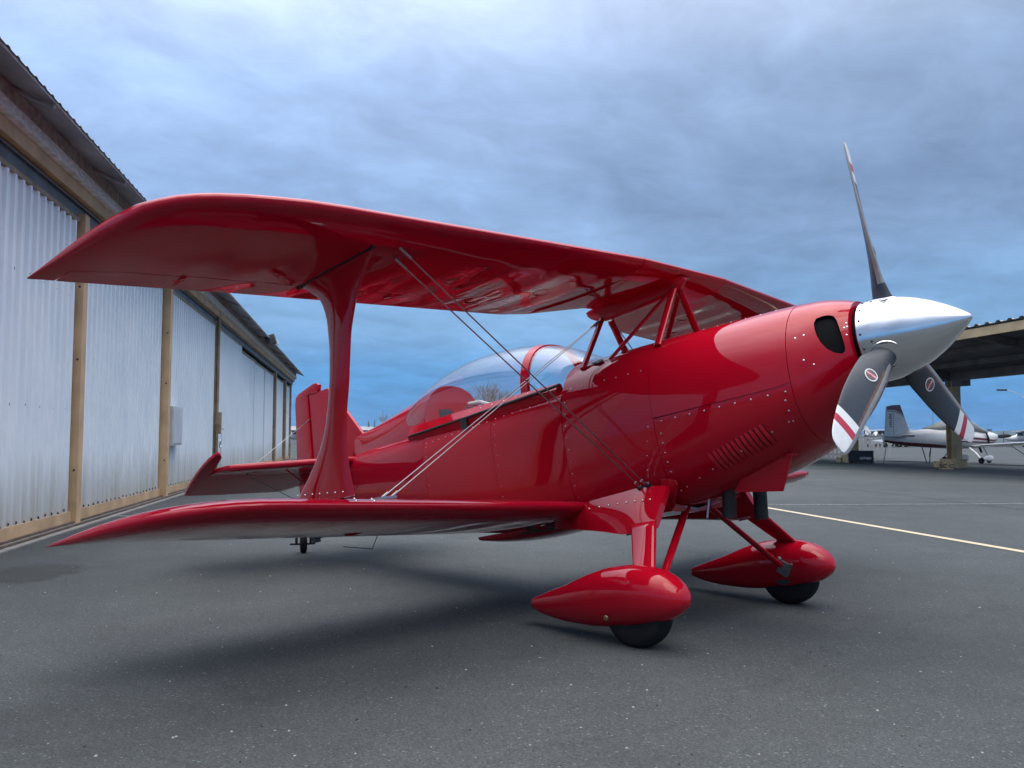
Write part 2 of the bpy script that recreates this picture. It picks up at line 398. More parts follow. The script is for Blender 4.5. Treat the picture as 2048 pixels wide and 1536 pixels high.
# dark irregular stain near the hangar
rng = random.Random(11)
c0 = Vector((-4.55, -2.05, 0)); ring = []
for k in range(46):
    t = 2*math.pi*k/46
    rr = 1.0+0.10*math.sin(3*t+1)+0.08*math.sin(7*t)+rng.uniform(-.05, .05)
    ring.append(c0 + HE*(0.62*rr*math.cos(t)) + HN*(0.42*rr*math.sin(t)) + UZ*0.0035)
OIL.use_nodes = True
def soft_stain():
    nt = OIL.node_tree; L = nt.links.new; b = nt.nodes['Principled BSDF']; o = nt.nodes['Material Output']
    ge = nt.nodes.new('ShaderNodeNewGeometry')
    sb_ = nt.nodes.new('ShaderNodeVectorMath'); sb_.operation = 'SUBTRACT'; L(ge.outputs['Position'], sb_.inputs[0]); sb_.inputs[1].default_value = c0
    mpn = nt.nodes.new('ShaderNodeMapping'); mpn.vector_type = 'TEXTURE'; L(sb_.outputs[0], mpn.inputs[0]); mpn.inputs['Rotation'].default_value = (0, 0, EA); mpn.inputs['Scale'].default_value = (0.62, 0.42, 1)
    ln = nt.nodes.new('ShaderNodeVectorMath'); ln.operation = 'LENGTH'; L(mpn.outputs[0], ln.inputs[0])
    nz = nt.nodes.new('ShaderNodeTexNoise'); L(ge.outputs['Position'], nz.inputs['Vector']); nz.inputs['Scale'].default_value = 5; nz.inputs['Detail'].default_value = 8; nz.inputs['Roughness'].default_value = .65
    ad = nt.nodes.new('ShaderNodeMath'); ad.operation = 'MULTIPLY_ADD'; L(nz.outputs['Fac'], ad.inputs[0]); ad.inputs[1].default_value = 0.9; L(ln.outputs['Value'], ad.inputs[2])
    mr = nt.nodes.new('ShaderNodeMapRange'); mr.interpolation_type = 'SMOOTHSTEP'; L(ad.outputs[0], mr.inputs[0]); mr.inputs[1].default_value = 0.95; mr.inputs[2].default_value = 1.32; mr.inputs[3].default_value = 0.62; mr.inputs[4].default_value = 0.0
    tr = nt.nodes.new('ShaderNodeBsdfTransparent'); mx = nt.nodes.new('ShaderNodeMixShader')
    L(mr.outputs[0], mx.inputs[0]); L(tr.outputs[0], mx.inputs[1]); L(b.outputs[0], mx.inputs[2]); L(mx.outputs[0], o.inputs['Surface'])
soft_stain()
struct(MB().add(ring, [tuple(range(46))]).build('oil_stain', OIL, smooth=False, fix=False))
# concrete strip with door rails along the hangar
CONC = mat('concrete_strip', (0.23, 0.215, 0.20), 0.8, var=0.25, scale=5, bump=0.3, bscale=30)
b = MB(); b.box(HW(15.5, 0.02, 0.003), (41, 0.62, 0.02), HROT)
o = struct(b.build('concrete_strip', CONC, smooth=False))
rail = mat('rusty_rail', (0.10, 0.07, 0.055), 0.7, var=0.4, scale=8)
for q in (0.12, 0.24):
    b = MB(); b.box(HW(15.5, q, 0.02), (41, 0.03, 0.03), HROT); r_ = b.build('door_rail', rail, o, smooth=False)

# ================================================================== HANGAR
hangar = tag(empty('hangar', HW(15, -1, 0)), 'long hangar with white ribbed metal sliding doors, tan posts and dark eave', 'hangar')
HINV = Matrix.Translation(-hangar.location)
def hb(mb, name, m, parent=None, smooth=False, ang=40, kind=None):
    o = mb.build(name, m, smooth=smooth, ang=ang)
    o.data.transform(HINV); o.parent = parent or hangar
    if kind: o['kind'] = kind
    return o
def sheet_mat():
    m = bpy.data.materials.new('ribbed_white_sheet'); m.use_nodes = True
    nt = m.node_tree; b = nt.nodes['Principled BSDF']; L = nt.links.new
    tcn = nt.nodes.new('ShaderNodeTexCoord'); sx = nt.nodes.new('ShaderNodeSeparateXYZ'); L(tcn.outputs['Object'], sx.inputs[0])
    n = nt.nodes.new('ShaderNodeTexNoise'); L(tcn.outputs['Object'], n.inputs['Vector']); n.inputs['Scale'].default_value = 1.4; n.inputs['Detail'].default_value = 6
    mpn = nt.nodes.new('ShaderNodeMapping'); L(tcn.outputs['Object'], mpn.inputs[0]); mpn.inputs['Scale'].default_value = (9, 9, 0.5)
    n2 = nt.nodes.new('ShaderNodeTexNoise'); L(mpn.outputs[0], n2.inputs['Vector']); n2.inputs['Scale'].default_value = 1.5; n2.inputs['Detail'].default_value = 4
    # grime rising from the bottom edge: streaky, its own irregular shape
    a = nt.nodes.new('ShaderNodeMath'); a.operation = 'MULTIPLY_ADD'; L(n2.outputs['Fac'], a.inputs[0]); a.inputs[1].default_value = -1.1; 
    L(sx.outputs['Z'], a.inputs[2])
    mr = nt.nodes.new('ShaderNodeMapRange'); L(a.outputs[0], mr.inputs[0]); mr.inputs[1].default_value = -0.55; mr.inputs[2].default_value = 0.25; mr.inputs[3].default_value = 0.75; mr.inputs[4].default_value = 0.0
    r = nt.nodes.new('ShaderNodeValToRGB'); L(n.outputs['Fac'], r.inputs[0])
    r.color_ramp.elements[0].position = .3; r.color_ramp.elements[1].position = .7
    r.color_ramp.elements[0].color = (0.76, 0.82, 0.87, 1); r.color_ramp.elements[1].color = (0.85, 0.89, 0.92, 1)
    mx = nt.nodes.new('ShaderNodeMixRGB'); L(mr.outputs[0], mx.inputs[0]); L(r.outputs[0], mx.inputs[1]); mx.inputs[2].default_value = (0.33, 0.29, 0.22, 1)
    st = nt.nodes.new('ShaderNodeMapRange'); L(n2.outputs['Fac'], st.inputs[0]); st.inputs[1].default_value = .35; st.inputs[2].default_value = .65; st.inputs[3].default_value = .975; st.inputs[4].default_value = 1.015
    m2 = nt.nodes.new('ShaderNodeVectorMath'); m2.operation = 'SCALE'; L(mx.outputs[0], m2.inputs[0]); L(st.outputs[0], m2.inputs['Scale'])
    bpn = nt.nodes.new('ShaderNodeBump'); bpn.inputs['Strength'].default_value = 0.02; bpn.inputs['Distance'].default_value = 0.03; L(n.outputs['Fac'], bpn.inputs['Height']); L(bpn.outputs[0], b.inputs['Normal'])
    L(m2.outputs[0], b.inputs['Base Color']); b.inputs['Roughness'].default_value = 0.32
    return m
SHEET = sheet_mat()
TAN = mat('tan_paint_steel', (0.55, 0.36, 0.20), 0.6, var=0.2, scale=3, bump=0.1)
TAND = mat('brown_paint_steel', (0.27, 0.20, 0.13), 0.65, var=0.3, scale=4)
DOORGAP = mat('door_gap_dark', (0.02, 0.02, 0.022), 0.8)
TRACK = mat('track_steel', (0.12, 0.12, 0.13), 0.55, metal=0.4, var=0.3, scale=4)
WOOD = mat('weathered_fascia', (0.66, 0.64, 0.64), 0.85, var=0.25, scale=9, stretch=(1, 1, 4))
WOODB = mat('brown_fascia', (0.33, 0.29, 0.28), 0.85, var=0.35, scale=12)
SOFF = mat('roof_sheet_underside', (0.30, 0.28, 0.30), 0.7, var=0.3, scale=2)
ROOFM = mat('roof_sheet', (0.33, 0.34, 0.35), 0.5, var=0.2, scale=1.5)

def ribbed(s0, s1, q, z0, z1, pitch=0.2, h=0.028, jz=0.0):
    prof = []; s = s0; rngp = random.Random(int(s0*10))
    while s < s1-1e-6:
        for ds, dq in ((0, 0), (0.60, 0), (0.64, h), (0.88, h), (1.0, 0)):
            x = s+ds*pitch
            if x <= s1: prof.append((x, q+dq))
        s += pitch
    prof.append((s1, q))
    rows = []
    for z in (z0, z1): rows.append([HW(a, bq, z) for a, bq in prof])
    mb = MB(); mb.grid(rows)
    back = [[HW(s0, q-0.03, z), HW(s1, q-0.03, z)] for z in (z0, z1)]
    mb.grid(back, flip=True)
    return mb
def bolts(s0, s1, q, zs, pitch, r=0.012):
    mb = MB()
    for z in zs:
        s = s0
        while s < s1:
            mb.dome(HW(s, q, z+random.uniform(-.012, .012)), HN, r, 0.6, 6); s += pitch
    return mb
BOLT = mat('dark_bolt', (0.03, 0.028, 0.028), 0.6)
DOORS = [(-3.4, 1.74, 0.06, 3.55), (1.95, 6.34, 0.05, 3.55), (6.55, 11.66, 0.05, 3.58), (11.86, 16.3, 0.04, 3.58),
         (16.32, 19.9, 0.00, 3.46), (19.92, 23.1, -0.03, 3.46), (23.12, 26.4, -0.03, 3.46), (26.85, 31.2, -0.05, 3.46), (31.6, 34.7, -0.05, 3.46)]
for i, (s0, s1, q, zt) in enumerate(DOORS):
    pit = 0.2 if i < 3 else (0.14 if i == 3 else 0.2)
    d = hb(ribbed(s0+0.04, s1-0.04, q, 0.14, zt-0.05, pit, 0.036 if i < 4 else 0.016), 'sliding_door', SHEET)
    rb = MB(); rb.box(HW((s0+s1)/2, q+0.012, 0.085), (s1-s0, 0.05, 0.13), HROT); hb(rb, 'bottom_rail', TAN, d)
    rb = MB(); rb.box(HW((s0+s1)/2, q+0.012, zt-0.03), (s1-s0, 0.05, 0.05), HROT); hb(rb, 'top_rail', TAND, d)
    rb = MB(); rb.box(HW(s0+0.02, q+0.012, zt/2+0.06), (0.04, 0.055, zt-0.2), HROT); hb(rb, 'edge_trim', TAN if i < 4 else SHEET, d)
    if i < 4:
        mb = bolts(s0+0.084, s1-0.1, q+0.004, (1.32,), 0.4, 0.021)
        for (p, r_) in (((2.62), 0.021),): 
            m2 = bolts(s0+0.084, s1-0.1, q+0.004, (p,), 0.4, r_); mb.add(m2.v, m2.f)
        hb(mb, 'panel_bolts', BOLT, d, kind='stuff')
        mb = bolts(s0+0.17, s1-0.05, q+0.012, (0.165,), 0.2, 0.02); hb(mb, 'rail_bolts', BOLT, d, kind='stuff')
    mb = MB(); mb.box(HW((s0+s1)/2, q-0.12, 1.75), (s1-s0+0.6, 0.02, 3.5), HROT); hb(mb, 'inner_lining', DOORGAP, d)
for s, w, p0, p1, mt in ((1.845, 0.17, -0.12, 0.145, TAN), (6.445, 0.17, -0.12, 0.18, TAN), (11.76, 0.10, -0.1, 0.10, TAND), (26.62, 0.30, -0.2, 0.08, TAND), (31.4, 0.25, -0.2, 0.08, TAND), (34.8, 0.2, -0.2, 0.05, TAND)):
    mb = MB(); mb.box(HW(s, (p0+p1)/2, 1.81), (w, p1-p0, 3.6), HROT)
    po = hb(mb, 'post', mt)
    mb = MB()
    for z in (0.62, 1.9, 2.75): mb.dome(HW(s-w/2, p1-0.04, z), -HE, 0.015, .5, 8)
    hb(mb, 'post_bolts', BOLT, po, kind='stuff')
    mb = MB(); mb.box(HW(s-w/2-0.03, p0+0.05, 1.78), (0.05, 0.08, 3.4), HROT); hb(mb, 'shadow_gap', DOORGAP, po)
# header: track recess, tan beam, fascia boards, roof overhang
mb = MB(); mb.box(HW(15.6, -0.10, 3.74), (39.5, 0.14, 0.36), HROT); hb(mb, 'track_recess', DOORGAP)
mb = MB(); mb.box(HW(15.6, 0.03, 3.63), (39.5, 0.06, 0.12), HROT); mb.box(HW(15.6, 0.0, 3.70), (39.5, 0.20, 0.02), HROT); hb(mb, 'door_track', TRACK)
mb = MB()
mb.box(HW(15.6, 0.095, 3.825), (39.5, 0.13, 0.175), HROT); hb(mb, 'header_beam', TAN)
for k in range(8):
    s0 = -3.6+k*4.9
    mb = MB(); mb.box(HW(s0+2.45, 0.185, 4.085), (4.89, 0.06, 0.175), HROT); hb(mb, 'fascia_board', WOODB)
    mb = MB(); mb.box(HW(s0+2.3, 0.185, 3.937), (4.885, 0.11, 0.11), HROT); hb(mb, 'fascia_board', WOOD)
# corrugated roof with overhang
rows_t = []; s = -3.8; prof = []
while s < 35.3:
    for ds, dz in ((0, 0), (0.06, 0.0), (0.085, 0.014), (0.125, 0.014), (0.15, 0.0)):
        prof.append((s+ds, dz))
    s += 0.2
def roof_z(q): return 4.02 + (0.62-q)*0.37
mb = MB()
mb.grid([[HW(a, q, roof_z(q)+dz) for a, dz in prof] for q in (0.62, -6.5)])
hb(mb, 'roof', ROOFM)
mb = MB(); mb.grid([[HW(s, q, roof_z(q)-0.015) for s in (-3.8, 35.3)] for q in (0.60, 0.12)], flip=True)
mb.grid([[HW(s, 0.605, z) for s in (-3.8, 35.3)] for z in (roof_z(0.605)-0.03, roof_z(0.605)-0.004)])
hb(mb, 'soffit', SOFF)
for k in range(15):
    s = -3.2+k*2.45
    mb = MB(); mb.path([HW(s, 0.18, roof_z(.18)-0.04), HW(s+.02, 0.42, roof_z(.42)-0.055), HW(s, 0.59, roof_z(.59)-0.05)], 0.022, 6); hb(mb, 'purlin_end', SOFF)
# rear and end walls so that the building is closed
mb = MB(); mb.box(HW(15.6, -6.4, 2.0), (39, 0.1, 4.0), HROT); mb.box(HW(34.95, -3.2, 1.9), (0.1, 6.4, 3.8), HROT); mb.box(HW(-3.6, -3.2, 1.9), (0.1, 6.4, 3.8), HROT); hb(mb, 'wall', SHEET)
# meter box, lock, downpipe, lamp
BOXM = mat('meter_box_paint', (0.52, 0.53, 0.56), 0.45)
mb = MB(); mb.box(HW(7.05, 0.13, 1.195), (0.84, 0.14, 0.67), HROT); mbx = hb(mb, 'meter_box', BOXM)
mb = MB(); mb.box(HW(7.05, 0.206, 1.195), (0.76, 0.012, 0.60), HROT); hb(mb, 'box_lid', BOXM, mbx)
mb = MB(); mb.box(HW(7.474, 0.13, 1.195), (0.010, 0.09, 0.45), HROT); hb(mb, 'lid_gap', DOORGAP, mbx)
mb = MB()
mb.tube(HW(11.75, 0.14, 0.1), HW(11.75, 0.14, 4.05), 0.035, n=10); mb.tube(HW(11.86, 0.13, 3.2), HW(11.86, 0.13, 4.1), 0.02, n=8)
mb.tube(HW(11.75, 0.14, 4.02), HW(11.75, 0.5, 4.08), 0.03, n=8)
hb(mb, 'downpipe', TAND, smooth=True)
mb = MB(); mb.box(HW(11.78, 0.17, 1.42), (0.16, 0.12, 0.30), HROT); mb.box(HW(11.78, 0.17, 1.18), (0.12, 0.12, 0.2), HROT)
hb(mb, 'lock_box', TAND)
mb = MB(); mb.disc_ring(HW(11.78, 0.22, 0.86), HN, 0.09, 0.014); mb.tube(HW(11.83, 0.2, 1.22), HW(12.2, 0.22, 1.18), 0.012); mb.path([HW(11.83, 0.2, 1.12), HW(12.03, 0.2, 1.1), HW(12.04, 0.2, .3)], 0.008, 6)
hb(mb, 'lock_chain', STEEL, smooth=True)
mb = MB(); mb.box(HW(18.6, 0.62, 3.98), (0.5, 0.3, 0.26), HROT @ Matrix.Rotation(R(20), 3, 'X'))
lm = hb(mb, 'floodlight', mat('dark_lamp_housing', (0.05, 0.05, 0.055), 0.5))
mb = MB(); mb.box(HW(18.72, 0.80, 3.95), (0.28, 0.04, 0.2), HROT @ Matrix.Rotation(R(20), 3, 'X')); hb(mb, 'lamp_lens', mat('lamp_lens', (0.7, 0.72, 0.74), 0.2), lm)

# ================================================================== RED BIPLANE
AN = 0.19357557; HX, HZ = 0.9354246, 1.4929657       # nose-up attitude, propeller hub position
AXF = Vector((math.cos(AN), 0, math.sin(AN))); AXU = Vector((-math.sin(AN), 0, math.cos(AN)))
def X(u, y, w): return Vector((HX, 0, HZ)) + AXF*u + AXU*w + Vector((0, y, 0))
def XD(u, y, w): return AXF*u + AXU*w + Vector((0, y, 0))
plane = tag(empty('biplane', (0, 0, 0)), 'glossy red aerobatic biplane with bubble canopy and three-blade propeller, parked beside the hangar', 'airplane')

# ---- fuselage hull: superellipse sections along u (u, half width, top, bottom, mid height, top power, bottom power)
HT = [(-5.02, 0.028, 0.175, -0.14, 0.02, 3.0, 3.0), (-4.6, 0.105, 0.195, -0.235, 0.0, 3.2, 3.2), (-4.1, 0.20, 0.200, -0.345, -0.05, 3.4, 3.4),
      (-3.6, 0.295, 0.200, -0.46, -0.10, 3.6, 3.6), (-3.12, 0.365, 0.195, -0.56, -0.15, 4.0, 4.0), (-2.42, 0.388, 0.190, -0.635, -0.17, 4.2, 4.2),
      (-1.82, 0.395, 0.190, -0.645, -0.18, 4.2, 4.2)]
FT = [(-1.82, 0.395, 0.335, -0.645, -0.18, 2.5, 4.2), (-1.5, 0.395, 0.327, -0.645, -0.17, 2.45, 3.8), (-1.18, 0.393, 0.316, -0.635, -0.16, 2.4, 3.2),
      (-0.9, 0.392, 0.303, -0.60, -0.16, 2.35, 2.8), (-0.6, 0.385, 0.290, -0.53, -0.16, 2.3, 2.5), (-0.385, 0.365, 0.278, -0.45, -0.15, 2.2, 2.3),
      (-0.28, 0.335, 0.266, -0.385, -0.11, 2.15, 2.2), (-0.19, 0.288, 0.243, -0.305, -0.06, 2.05, 2.1), (-0.13, 0.240, 0.220, -0.242, -0.02, 2.0, 2.0), (-0.10, 0.212, 0.208, -0.212, 0.0, 2.0, 2.0)]
def section(T, u):
    xs = [r[0] for r in T]
    return [hermite(u, xs, [r[k] for r in T]) for k in range(1, 7)]
def hull(T, u, ph, off=0.0):
    hw, wt_, wb, wc, p, pb = section(T, u)
    c, s = math.cos(ph), math.sin(ph)
    pw = p if s >= 0 else pb
    y = -(hw+off)*math.copysign(abs(c)**(2/pw), c)
    w = wc + ((wt_-wc+off) if s >= 0 else (wc-wb+off))*math.copysign(abs(s)**(2/pw), s)
    return X(u, y, w)
def hull_n(T, u, ph):
    e = 1e-3
    a = hull(T, u+e, ph)-hull(T, u-e, ph); b2 = hull(T, u, ph+e)-hull(T, u, ph-e)
    n = a.cross(b2).normalized()
    c = X(u, 0, section(T, u)[3])
    return n if n.dot(hull(T, u, ph)-c) > 0 else -n
def ph_at(T, u, w):      # angle on the starboard side where the hull has height w
    hw, wt_, wb, wc, p, pb = section(T, u)
    if w >= wc: return math.asin(min(1, ((w-wc)/(wt_-wc)))**(p/2))
    return -math.asin(min(1, ((wc-w)/(wc-wb)))**(pb/2))
def shell(T, u0, u1, a0, a1, nu, na, off=0.0, rim=0.012, name='panel', m=RED, caps=False):
    full = abs(a1-a0) > 6.28
    mb = MB(); us = [u0+(u1-u0)*i/nu for i in range(nu+1)]
    ph = [a0+(a1-a0)*j/na for j in range(na+(0 if full else 1))]
    rows = [[hull(T, u, p, off) for p in ph] for u in us]
    # turned-in rims front and back give the sheet an edge
    rows = [[hull(T, u0, p, off-rim) for p in ph]] + rows + [[hull(T, u1, p, off-rim) for p in ph]]
    if not full:
        for r, u in zip(rows, [u0]+us+[u1]):
            e = off-rim
            r.insert(0, hull(T, u, a0, e)); r.append(hull(T, u, a1, e))
    mb.grid(rows, close_v=full, cap0=caps and full, cap1=caps and full)
    return mb.build(name, m, plane, ang=35)
TAU = 2*math.pi
# dark inner liner closes the panel gaps
lin = MB(); us = [-1.80+i*(1.66/24) for i in range(25)]
lin.grid([[hull(FT, u, TAU*j/48, -0.016) for j in range(48)] for u in us], close_v=True, cap0=True, cap1=True)
us = [-4.9+i*(3.1/30) for i in range(31)]
lin.grid([[hull(HT, u, TAU*j/48, -0.016) for j in range(48)] for u in us], close_v=True, cap0=True, cap1=True)
lin.build('inner_liner', DARK, plane)

fus_aft = shell(HT, -5.02, -3.122, 0, TAU, 26, 72, name='aft_fuselage', m=REDF, caps=True)
fus_mid2 = shell(HT, -3.119, -2.421, 0, TAU, 10, 72, name='side_panel')
fus_mid1 = shell(HT, -2.418, -1.821, 0, TAU, 10, 72, name='side_panel')
fus_fwd = shell(FT, -1.818, -1.182, 0, TAU, 12, 72, name='forward_fuselage')
ucowl = shell(FT, -1.179, -0.388, 0, math.pi, 18, 40, 0.0022, name='upper_cowl')
lcowl = shell(FT, -1.179, -0.388, math.pi+0.0008, TAU-0.0008, 18, 40, name='lower_cowl')

# nose bowl: closed solid with two cheek inlets cut out
mb = MB(); us = [-0.385+i*(0.267/16) for i in range(17)]
mb.grid([[hull(FT, u, TAU*j/64, 0.001) for j in range(64)] for u in us], close_v=True, cap0=True, cap1=True)
nose = mb.build('nose_bowl', [RED, DARK], plane, ang=45)
def inlet_cutter(sgn):
    # rounded D outline on the cheek, cut straight back
    pts = [(-0.268, 0.085), (-0.264, 0.118), (-0.247, 0.140), (-0.215, 0.147), (-0.18, 0.146), (-0.158, 0.136), (-0.148, 0.11), (-0.143, 0.05), (-0.138, -0.02), (-0.141, -0.050), (-0.158, -0.062), (-0.195, -0.052), (-0.230, -0.026), (-0.254, 0.012), (-0.265, 0.05)]
    pts = [(u+0.034, w) for u, w in pts]
    mb = MB()
    d = Vector((-0.35*AXF.x, 0, -0.35*AXF.z)) + Vector((0, -sgn*0.30, 0))
    # outline lies in the plane y=-sgn*0.30, pushed inwards 0.2 m along the intake direction
    A = [X(u+0.02, sgn*0.36, w) for u, w in pts]
    Bk = [X(u-0.10, sgn*0.12, w) for u, w in pts]
    n = len(pts); mb.add(A+Bk, [tuple(range(n)), tuple(range(2*n-1, n-1, -1))]+[(i, n+i, n+(i+1) % n, (i+1) % n) for i in range(n)], 0)
    o = mb.build('inlet_cutter', [DARK], None, smooth=False)
    return o
for sgn in (-1, 1):
    c = inlet_cutter(sgn)
    md = nose.modifiers.new('inlet', 'BOOLEAN'); md.operation = 'DIFFERENCE'; md.object = c; md.solver = 'EXACT'
    try: md.material_mode = 'TRANSFER'
    except Exception: pass
dg = bpy.context.evaluated_depsgraph_get()
nm = bpy.data.meshes.new_from_object(nose.evaluated_get(dg))
nose.modifiers.clear(); nose.data = nm
nm.set_sharp_from_angle(angle=R(38))
for o in [o for o in bpy.data.objects if o.name.startswith('inlet_cutter')]: bpy.data.objects.remove(o)
# small lip round each inlet
for sgn in (-1, 1):
    pass

# rivets and screws: low domes that follow the panel seams on both sides
def rivet_part(T, spots, r, parent, name='screws', m=RIVET, mirror=True):
    mb = MB()
    for u, ph in spots:
        for q in ((ph, math.pi-ph) if mirror else (ph,)):
            mb.dome(hull(T, u, q, 0.001), hull_n(T, u, q), r*0.62, 0.5, 8)
    o = mb.build(name, m, parent); o['kind'] = 'stuff'; return o
def line_u(T, u, w0, w1, n): return [(u, ph_at(T, u, w0+(w1-w0)*i/(n-1))) for i in range(n)]
def line_w(T, u0, u1, w0, w1, n): return [(u0+(u1-u0)*i/(n-1), ph_at(T, u0+(u1-u0)*i/(n-1), w0+(w1-w0)*i/(n-1))) for i in range(n)]
rivet_part(FT, line_w(FT, -1.13, -0.42, -0.185, -0.19, 9) + line_u(FT, -1.145, -0.25, -0.56, 7) + line_w(FT, -0.45, -1.1, -0.33, -0.545, 8) + line_u(FT, -0.43, -0.23, -0.33, 3), 0.0085, lcowl)
rivet_part(FT, line_w(FT, -1.1, -0.5, 0.295, 0.268, 8), 0.007, ucowl)
rivet_part(FT, line_w(FT, -1.75, -1.24, 0.135, 0.12, 7) + line_u(FT, -1.79, 0.06, -0.5, 9) + line_w(FT, -1.22, -1.30, -0.2, -0.5, 5), 0.0065, fus_fwd)
rivet_part(HT, line_w(HT, -2.38, -1.85, 0.09, 0.10, 8) + line_u(HT, -2.385, 0.05, -0.47, 9), 0.006, fus_mid1)
rivet_part(HT, line_w(HT, -3.08, -2.46, 0.06, 0.085, 10) + line_u(HT, -3.085, 0.1, -0.42, 9), 0.006, fus_mid2)
rivet_part(FT, [(-0.34, ph_at(FT, -0.34, 0.06)), (-0.30, ph_at(FT, -0.30, 0.065)), (-0.124, ph_at(FT, -0.124, 0.085)), (-0.121, ph_at(FT, -0.121, 0.065)), (-0.132, ph_at(FT, -0.132, 0.062)), (-0.126, ph_at(FT, -0.126, 0.025)), (-0.31, ph_at(FT, -0.31, -0.06)), (-0.27, ph_at(FT, -0.27, -0.09))], 0.008, nose)
# louvers on the lower cowl sides
for sgn in (1, -1):
    for k in range(12):
        t = k/11
        u = -0.90+0.31*t; w = -0.40+0.085*t
        pts = []
        mb = MB(); rows = []
        for j in range(6):
            tj = j/5
            uu = u-0.006+0.028*tj; ww = w-0.10*tj
            ph = ph_at(FT, uu, ww)
            if sgn < 0: ph = math.pi-ph
            ph2 = ph_at(FT, uu+0.02, ww)
            if sgn < 0: ph2 = math.pi-ph2
            e = math.sin(math.pi*tj)**0.5
            n0 = hull_n(FT, uu, ph)
            p0 = hull(FT, uu, ph, -0.001); p1 = hull(FT, uu+0.02, ph2, -0.001)
            rows.append([p0, p0+n0*0.011*e, p0.lerp(p1, .45)+n0*0.009*e, p1])
        mb.grid(rows)
        shade_strip = [[r[3]+(r[1]-r[0])*0.0+n0*0.0022, r[3]+AXF*0.0042+n0*0.0022] for r in rows]
        mb.grid(shade_strip, mi=1)  # painted shadow line: dark strip laid on the skin beside each louver
        mb.build('louver', [RED, DARK], lcowl, ang=50)
# cowl flap plate, exhaust pipes, chin scoop
mb = MB()
y = -0.225
mb.prism([X(-0.755, y, -0.465), X(-0.515, y, -0.470), X(-0.615, y*0.92, -0.648), X(-0.885, y*0.92, -0.612)], Vector((0, 0.008, 0)))
mb.prism([X(-0.885, y*0.92, -0.612), X(-0.615, y*0.92, -0.648), X(-0.655, y*0.55, -0.640), X(-0.875, y*0.55, -0.606)], AXU*0.006)
flap = mb.build('cooling_exit_fairing', RED, plane, smooth=False)
mb = MB()
for y in (-0.19,):
    for k in range(11):
        u = -0.74+0.023*k; mb.tube(X(u, y*1.19, -0.472-0.001*k), X(u+0.017, y*1.19, -0.473-0.001*k), 0.0055, n=6)
h_ = mb.build('piano_hinge', RED, flap); h_['kind'] = 'stuff'
for y, u0, w0, u1, w1 in ((-0.13, -0.945, -0.52, -0.985, -0.735), (0.06, -0.88, -0.58, -0.905, -0.765)):
    mb = MB(); rows = []
    a, bb = X(u0, y, w0), X(u1, y, w1); d = (bb-a).normalized(); n = d.orthogonal().normalized(); n2_ = d.cross(n)
    for p, r in ((a, .037), (bb, .037), (bb, .031), (bb-d*.1, .031)):
        rows.append([p+(n*math.cos(TAU*j/20)+n2_*math.sin(TAU*j/20))*r for j in range(20)])
    mb.grid(rows, close_v=True, cap1=True); mb.build('exhaust_pipe', EXH, plane, ang=50)
# ---- turtledeck, bulkhead, cockpit
TT = [(-4.34, 0.035, 0.362), (-4.1, 0.10, 0.378), (-3.8, 0.175, 0.412), (-3.5, 0.245, 0.452), (-3.14, 0.31, 0.500)]
mb = MB(); rows = []
for i in range(19):
    u = -4.34+i*(1.2/18); xs = [r[0] for r in TT]
    hw = hermite(u, xs, [r[1] for r in TT]); tp = hermite(u, xs, [r[2] for r in TT])
    base = 0.12
    rows.append([X(u, -hw*math.copysign(abs(math.cos(p))**0.82, math.cos(p)), base+(tp-base)*abs(math.sin(p))**0.95) for p in [math.pi*j/28 for j in range(29)]])
mb.grid(rows, cap0=True, cap1=True); td = mb.build('turtledeck', REDF, plane, ang=50)
mb = MB(); mb.box(X(-3.132, -0.09, 0.27), (0.012, 0.11, 0.10), Matrix.Rotation(-AN, 3, 'Y')); mb.build('bulkhead_pocket', BLACK, td)
# instrument hood face
mb = MB(); mb.add([hull(FT, -1.815, math.pi*j/24, -0.004)-AXF*0.006 for j in range(25)], [tuple(range(25))]); mb.build('instrument_panel', mat('panel_black', (0.03, 0.03, 0.032), 0.6), plane)
# seat back with headrest, harness
SEAT = mat('seat_leather', (0.16, 0.03, 0.035), 0.6)
mb = MB(); mb.box(X(-2.83, 0, 0.12), (0.09, 0.36, 0.30), Matrix.Rotation(-AN+R(18), 3, 'Y')); mb.build('seat', SEAT, plane)
mb = MB()
for y, k in ((-0.11, 0), (0.09, 1)):
    mb.path([X(-2.86, y, 0.30), X(-2.74, y*1.1, 0.285), X(-2.62, y*1.2, 0.235), X(-2.52, y, 0.20), X(-2.46, y, .17)], 0.016, 8)
mb.disc_ring(X(-2.52, -0.12, 0.195), XD(0.3, 0.3, 1), 0.10, 0.012)
mb.build('harness', mat('harness_webbing', (0.45, 0.42, 0.42), 0.7), plane)
# canopy glass
CTab = [(-3.50, 0.225, 0.18, 0.400), (-3.36, 0.262, 0.18, 0.482), (-3.18, 0.292, 0.185, 0.540), (-2.95, 0.315, 0.19, 0.588), (-2.70, 0.325, 0.19, 0.606), (-2.42, 0.325, 0.19, 0.590), (-2.15, 0.322, 0.185, 0.540), (-1.98, 0.316, 0.185, 0.480), (-1.86, 0.305, 0.20, 0.415), (-1.76, 0.25, 0.27, 0.360), (-1.72, 0.20, 0.30, 0.338)]
def canopy_pt(u, p, off=0.0):
    xs = [r[0] for r in CTab]
    hb_ = hermite(u, xs, [r[1] for r in CTab])+off; bs = hermite(u, xs, [r[2] for r in CTab]); tp = hermite(u, xs, [r[3] for r in CTab])+off
    c, s = math.cos(p), math.sin(p)
    return X(u, -hb_*math.copysign(abs(c)**0.86, c), bs+(tp-bs)*abs(s)**0.9)
def canopy_glass(u0, u1, name):
    mb = MB(); n = 26
    mb.grid([[canopy_pt(u0+(u1-u0)*i/n, math.pi*j/40) for j in range(41)] for i in range(n+1)])
    return mb.build(name, GLASS, plane, ang=80)
